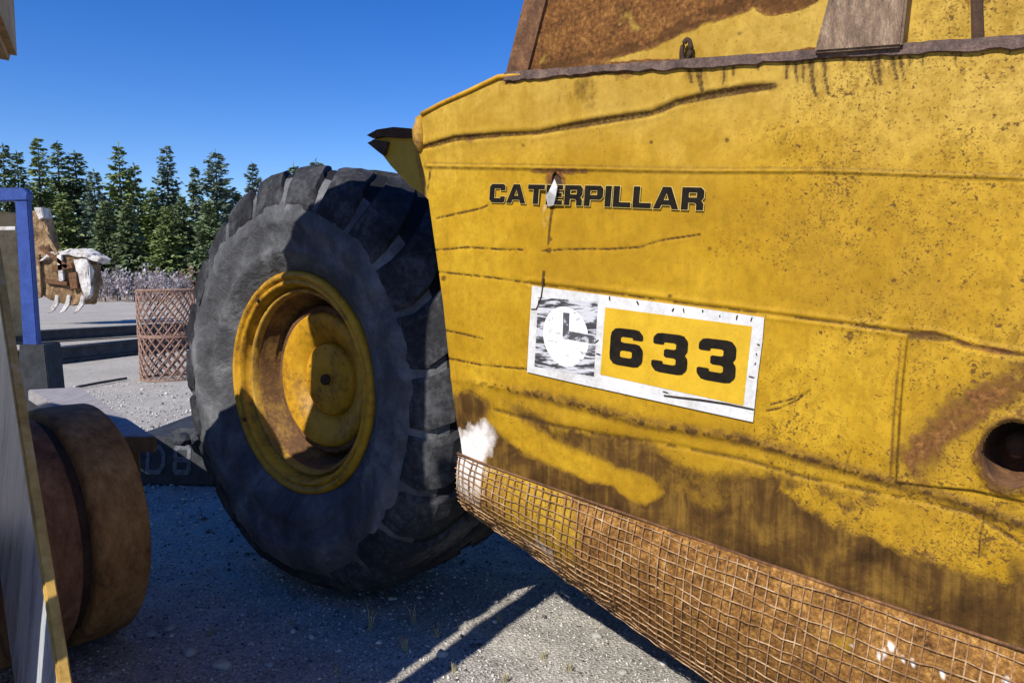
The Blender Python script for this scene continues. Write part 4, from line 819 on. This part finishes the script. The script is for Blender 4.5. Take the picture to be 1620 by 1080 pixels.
# tan wreck seen through the frame
TW = empty('tan_wreck', tuple(ground_at(-30, 540))); tag(TW, 'tan scrapped machine body standing behind the blue frame', 'machine')
bm = bmesh.new(); q = at_depth(-70, 330, 14); prism(bm, [at_depth(x, y, 14) for x, y in ((-300, 330), (-40, 328), (-36, 420), (-44, 540), (-300, 546))], np.array([0, 1.6, 0])); bm_obj('body', bm, M_TAN, TW, False, .04)
bm = bmesh.new(); prism(bm, [at_depth(x, y, 13.9) for x, y in ((-80, 430), (-46, 428), (-48, 525), (-80, 528))], np.array([0, .1, 0])); bm_obj('dark_hatch', bm, M_DARK, TW, False, .01)
bm = bmesh.new(); prism(bm, [at_depth(x, y, 13.92) for x, y in ((-60, 334), (-56, 334), (-54, 420), (-58, 420))], np.array([0, .06, 0])); bm_obj('grab_rail', bm, M_DUST, TW)

# ------------------------------------------------------------------ conifers
def leaf_mat(name, c1, c2, c3):
    m, ns, ls, b = mat(name, .75); n = nz(ns, ls, tcoord(ns, ls), 2.2, 5, .65); ls.new(ramp(ns, ls, n, [(.3, c1), (.52, c2), (.72, c3)]), b.inputs['Base Color'])
    return m
LEAF = [leaf_mat('spruce_needles', (.062, .092, .038), (.135, .185, .078), (.22, .27, .14)), leaf_mat('fir_needles', (.078, .110, .030), (.165, .215, .062), (.25, .30, .11)), leaf_mat('blue_spruce_needles', (.068, .100, .068), (.14, .19, .13), (.235, .285, .215))]
def conifer(px, ptop, y, wpx, mi, seed, label, lean=0):
    top = at_depth(px, ptop, y); z0 = gz(top[0], y); H = top[2]-z0; W = wpx/F_PX*y/2; r = random.Random(seed)
    K = y/50; root = empty('conifer_tree', (top[0], y, z0)); tag(root, label, 'tree', 'conifers along the edge of the yard')
    tr = [(0, 0, -.1), (0, 0, H*.3), (lean*.3, 0, H*.6), (lean, 0, H*.97)]; vs_, fs_ = tube(tr, [H*.018, H*.014, H*.009, .015], 7); o = mesh('trunk', vs_, fs_, M_BARK); o.parent = root
    vs_, fs_ = [], []; z = H*.05
    def spray(p, d, L, w_):
        d = d/np.linalg.norm(d); sdv = np.cross(d, [0, 0, 1]); sdv /= np.linalg.norm(sdv)+1e-9; up = np.cross(sdv, d); tilt = r.uniform(-.9, .9); sdv = sdv*math.cos(tilt)+up*math.sin(tilt)
        i = len(vs_); vs_.extend([p, p+d*L*.55+sdv*w_, p+d*L, p+d*L*.5-sdv*w_]); fs_.append((i, i+1, i+2, i+3))
    while z < H*.985:
        f = z/H; Lm = W*(1-f)**(.62+.07*(seed % 4))*(1.0+.16*math.sin(z*2.3+seed))*(.82+.12*(seed % 3))+.10; nb = max(5, int(13*(1-f)+7))
        for k in range(nb):
            if r.random() < .10: continue
            a = r.uniform(0, 2*math.pi); L = Lm*r.uniform(.55, 1.12); dr = r.uniform(-.42, -.05)+.35*f+(seed % 5-2)*.09; lx = lean*max(0, (f-.3)/.67)
            base = np.array([lx, 0, z+r.uniform(-.15, .15)]); dv = np.array([math.cos(a), math.sin(a), dr]); n = max(3, int(L/(.19*K)))
            for q in range(n):
                g = (q+.6)/n; p = base+dv*L*g+np.array([0, 0, .10*L*g*g]); s_ = K*(.20+.26*(1-abs(g-.45)))*min(1, .45+L*.30/K)
                for e_ in range(3):
                    aa = a+r.uniform(-1.1, 1.1); spray(p+np.array([r.uniform(-.08, .08), r.uniform(-.08, .08), r.uniform(-.06, .06)]), np.array([math.cos(aa), math.sin(aa), r.uniform(-.55, .25)]), s_*r.uniform(1.0, 1.7), s_*.36)
        z += H*.028*r.uniform(.7, 1.3)
    for k in range(5): spray(np.array([lean, 0, H*(.93+.012*k)]), np.array([r.uniform(-.25, .25), r.uniform(-.2, .2), 1]), .30*K, .05*K)
    o = mesh('crown', vs_, fs_, LEAF[mi]); o.parent = root
ORD = ['first', 'second', 'third', 'fourth', 'fifth', 'sixth', 'seventh', 'eighth', 'ninth', 'tenth', 'eleventh', 'twelfth', 'thirteenth']
def tree_label(px, pt, mi):
    look = ('dark', 'light green', 'grey green')[mi]
    if pt >= 295: return 'short %s conifer filling the gaps under the taller conifers' % look
    if px > 430: return 'distant conifer of which only the tip shows over the big tyre'
    tall = sorted([q for q in (399, 341, 308, 263, 217, 187, 148, 119, 90, 58, 26, 4, -30)], reverse=True); k = tall.index(px)
    return '%s %s conifer, %s tall tree along the row counted from the big tyre' % ({187: 'slender topped', 217: 'thin bent topped'}.get(px, 'pointed'), look, ORD[k])
for i, (px, pt, y, wpx, mi, ln) in enumerate(((4, 226, 50, 62, 0, 0), (26, 236, 52, 56, 0, 0), (58, 216, 47, 82, 1, .1), (90, 222, 50, 84, 0, 0), (119, 238, 51, 74, 0, -.1), (148, 268, 44, 86, 2, 0), (187, 224, 47, 94, 1, 0), (217, 258, 50, 70, 0, -.4), (238, 300, 46, 74, 1, 0), (263, 231, 52, 70, 2, 0), (286, 308, 45, 66, 0, 0), (308, 264, 50, 64, 0, 0), (341, 236, 47, 84, 2, 0), (372, 300, 49, 70, 0, 0), (399, 256, 52, 66, 2, 0), (464, 256, 60, 60, 0, 0), (500, 250, 60, 60, 0, 0), (166, 318, 42, 70, 0, 0), (98, 306, 43, 80, 1, 0), (330, 318, 43, 74, 0, 0), (202, 322, 42, 66, 0, 0), (262, 326, 42, 66, 1, 0), (40, 300, 45, 70, 1, 0), (-30, 230, 50, 70, 0, 0), (430, 300, 50, 70, 0, 0))):
    conifer(px, pt, y*1.80, wpx*1.22, mi, 100+i, tree_label(px, pt, mi), ln)
# dry grey shrubs in front of the trees
M_DRY = leaf_mat('dry_shrub_twigs', (.14, .12, .13), (.36, .33, .36), (.64, .61, .65)); M_DRYB = leaf_mat('brown_shrub_twigs', (.10, .065, .045), (.22, .15, .11), (.40, .30, .24))
def shrub(px, py, wpx, hpx, m, seed, label):
    c = ground_at(px, py); s = c[1]/F_PX; r = random.Random(seed); root = empty('dry_shrub', (c[0], c[1], gz(c[0], c[1]))); tag(root, label, 'shrub', 'dry shrubs below the conifers'); vs_, fs_ = [], []; st_v, st_f = [], []
    W, H = wpx*s/2, hpx*s
    for k in range(26):
        a = r.uniform(0, 6.28); rr_ = W*math.sqrt(r.random()); p0 = np.array([rr_*math.cos(a)*.5, rr_*math.sin(a)*.5, 0]); h = H*r.uniform(.55, 1.05)*(1-.35*rr_/W); p1 = np.array([rr_*math.cos(a)*1.1, rr_*math.sin(a), h])
        v, f = tube([p0, (p0+p1)/2+np.array([0, 0, .1]), p1], [.03, .022, .01], 3); o_ = len(st_v); st_v.extend(v); st_f.extend([tuple(i+o_ for i in q) for q in f])
        for q in range(26):
            g = r.uniform(.2, 1.0); p = p0*(1-g)+p1*g+np.array([r.uniform(-.16, .16), r.uniform(-.16, .16), r.uniform(-.1, .1)]); d = np.array([r.uniform(-1, 1), r.uniform(-1, 1), r.uniform(-.2, 1)]); d /= np.linalg.norm(d); e_ = np.cross(d, [r.random(), r.random(), .3]); e_ /= np.linalg.norm(e_)
            i = len(vs_); L = r.uniform(.09, .2)*c[1]/36; vs_.extend([p, p+d*L*.5+e_*L*.28, p+d*L, p+d*L*.5-e_*L*.28]); fs_.append((i, i+1, i+2, i+3))
    o = mesh('stem', st_v, st_f, M_DRYB); o.parent = root; o = mesh('foliage', vs_, fs_, m); o.parent = root
for i, (px, py, wp, hp, k) in enumerate((q[0], q[1]+9, q[2]*1.15, q[3]*1.05, q[4]) for q in ((165, 468, 34, 62, 0), (186, 466, 36, 58, 0), (208, 468, 38, 60, 0), (232, 466, 38, 62, 0), (256, 468, 40, 58, 0), (280, 464, 34, 50, 0), (300, 458, 34, 52, 1), (322, 456, 32, 48, 1), (345, 456, 32, 48, 1), (196, 452, 40, 56, 1), (240, 450, 40, 54, 1), (275, 448, 40, 54, 0), (152, 454, 32, 52, 1), (375, 455, 40, 50, 0))):
    shrub(px, py, wp, hp, M_DRY if k == 0 else M_DRYB, 300+i, 'pale grey leafless shrub along the far edge of the yard' if k == 0 else 'brownish dry shrub among the grey shrubs below the conifers')

# ------------------------------------------------------------------ weeds and stones near by
M_STRAW = simple('dry_grass', (.20, .17, .09), (.42, .37, .22), 12, .85)
def weed(px, py, hh, n, seed, label):
    c = ground_at(px, py); r = random.Random(seed); vs_, fs_ = [], []
    for k in range(n):
        a = r.uniform(0, 6.28); l = hh*r.uniform(.5, 1.05); sp_ = r.uniform(.1, .5)*l; p0 = np.array([r.uniform(-.012, .012), r.uniform(-.012, .012), -.01]); p1 = p0+np.array([math.cos(a)*sp_*.4, math.sin(a)*sp_*.4, l*.6]); p2 = p0+np.array([math.cos(a)*sp_, math.sin(a)*sp_, l])
        v, f = tube([p0, p1, p2], [.0022, .0016, .0006], 3); o_ = len(vs_); vs_.extend(v); fs_.extend([tuple(i+o_ for i in q) for q in f])
    o = mesh('dry_weed', vs_, fs_, M_STRAW); o.location = (c[0], c[1], gz(c[0], c[1])); tag(o, label, 'weed', 'dry weeds in the gravel')
for i, (px, py, h, n) in enumerate(((585, 1000, .17, 7), (531, 1070, .10, 3), (655, 990, .13, 6), (640, 1030, .08, 14), (690, 1010, .06, 12), (800, 1075, .05, 16), (860, 1040, .05, 14), (790, 985, .05, 12), (900, 1060, .05, 14), (720, 1060, .06, 12), (330, 1010, .06, 8), (460, 990, .07, 6))):
    weed(px, py, h, n, 500+i, 'small tuft of dry straw weed growing from the gravel')
M_STONE = simple('loose_stone', (.22, .21, .19), (.46, .44, .41), 20, .9)
for i, (px, py, r0) in enumerate(((382, 742+50, .018), (944, 1004, .022), (620, 952, .016), (700, 1035, .024), (300, 1045, .03), (350, 1062, .035), (270, 1000, .028), (425, 1052, .02), (985, 1060, .018), (510, 930, .018), (330, 905, .016), (240, 1010, .026), (395, 1020, .018))):
    c = ground_at(px, py); bm = bmesh.new(); bmesh.ops.create_icosphere(bm, subdivisions=2, radius=r0)
    for v in bm.verts: v.co = Vector((v.co.x*1.2, v.co.y, v.co.z*.7))*(1+.55*mnoise.noise(v.co*(1.1/r0)+Vector((i*3.1, 0, 0))))
    o = bm_obj('stone', bm, M_STONE, None, True); o.location = (c[0], c[1], gz(c[0], c[1])+r0*.3); tag(o, 'fist sized pale stone lying loose on the gravel', 'stone', 'loose stones in the yard')
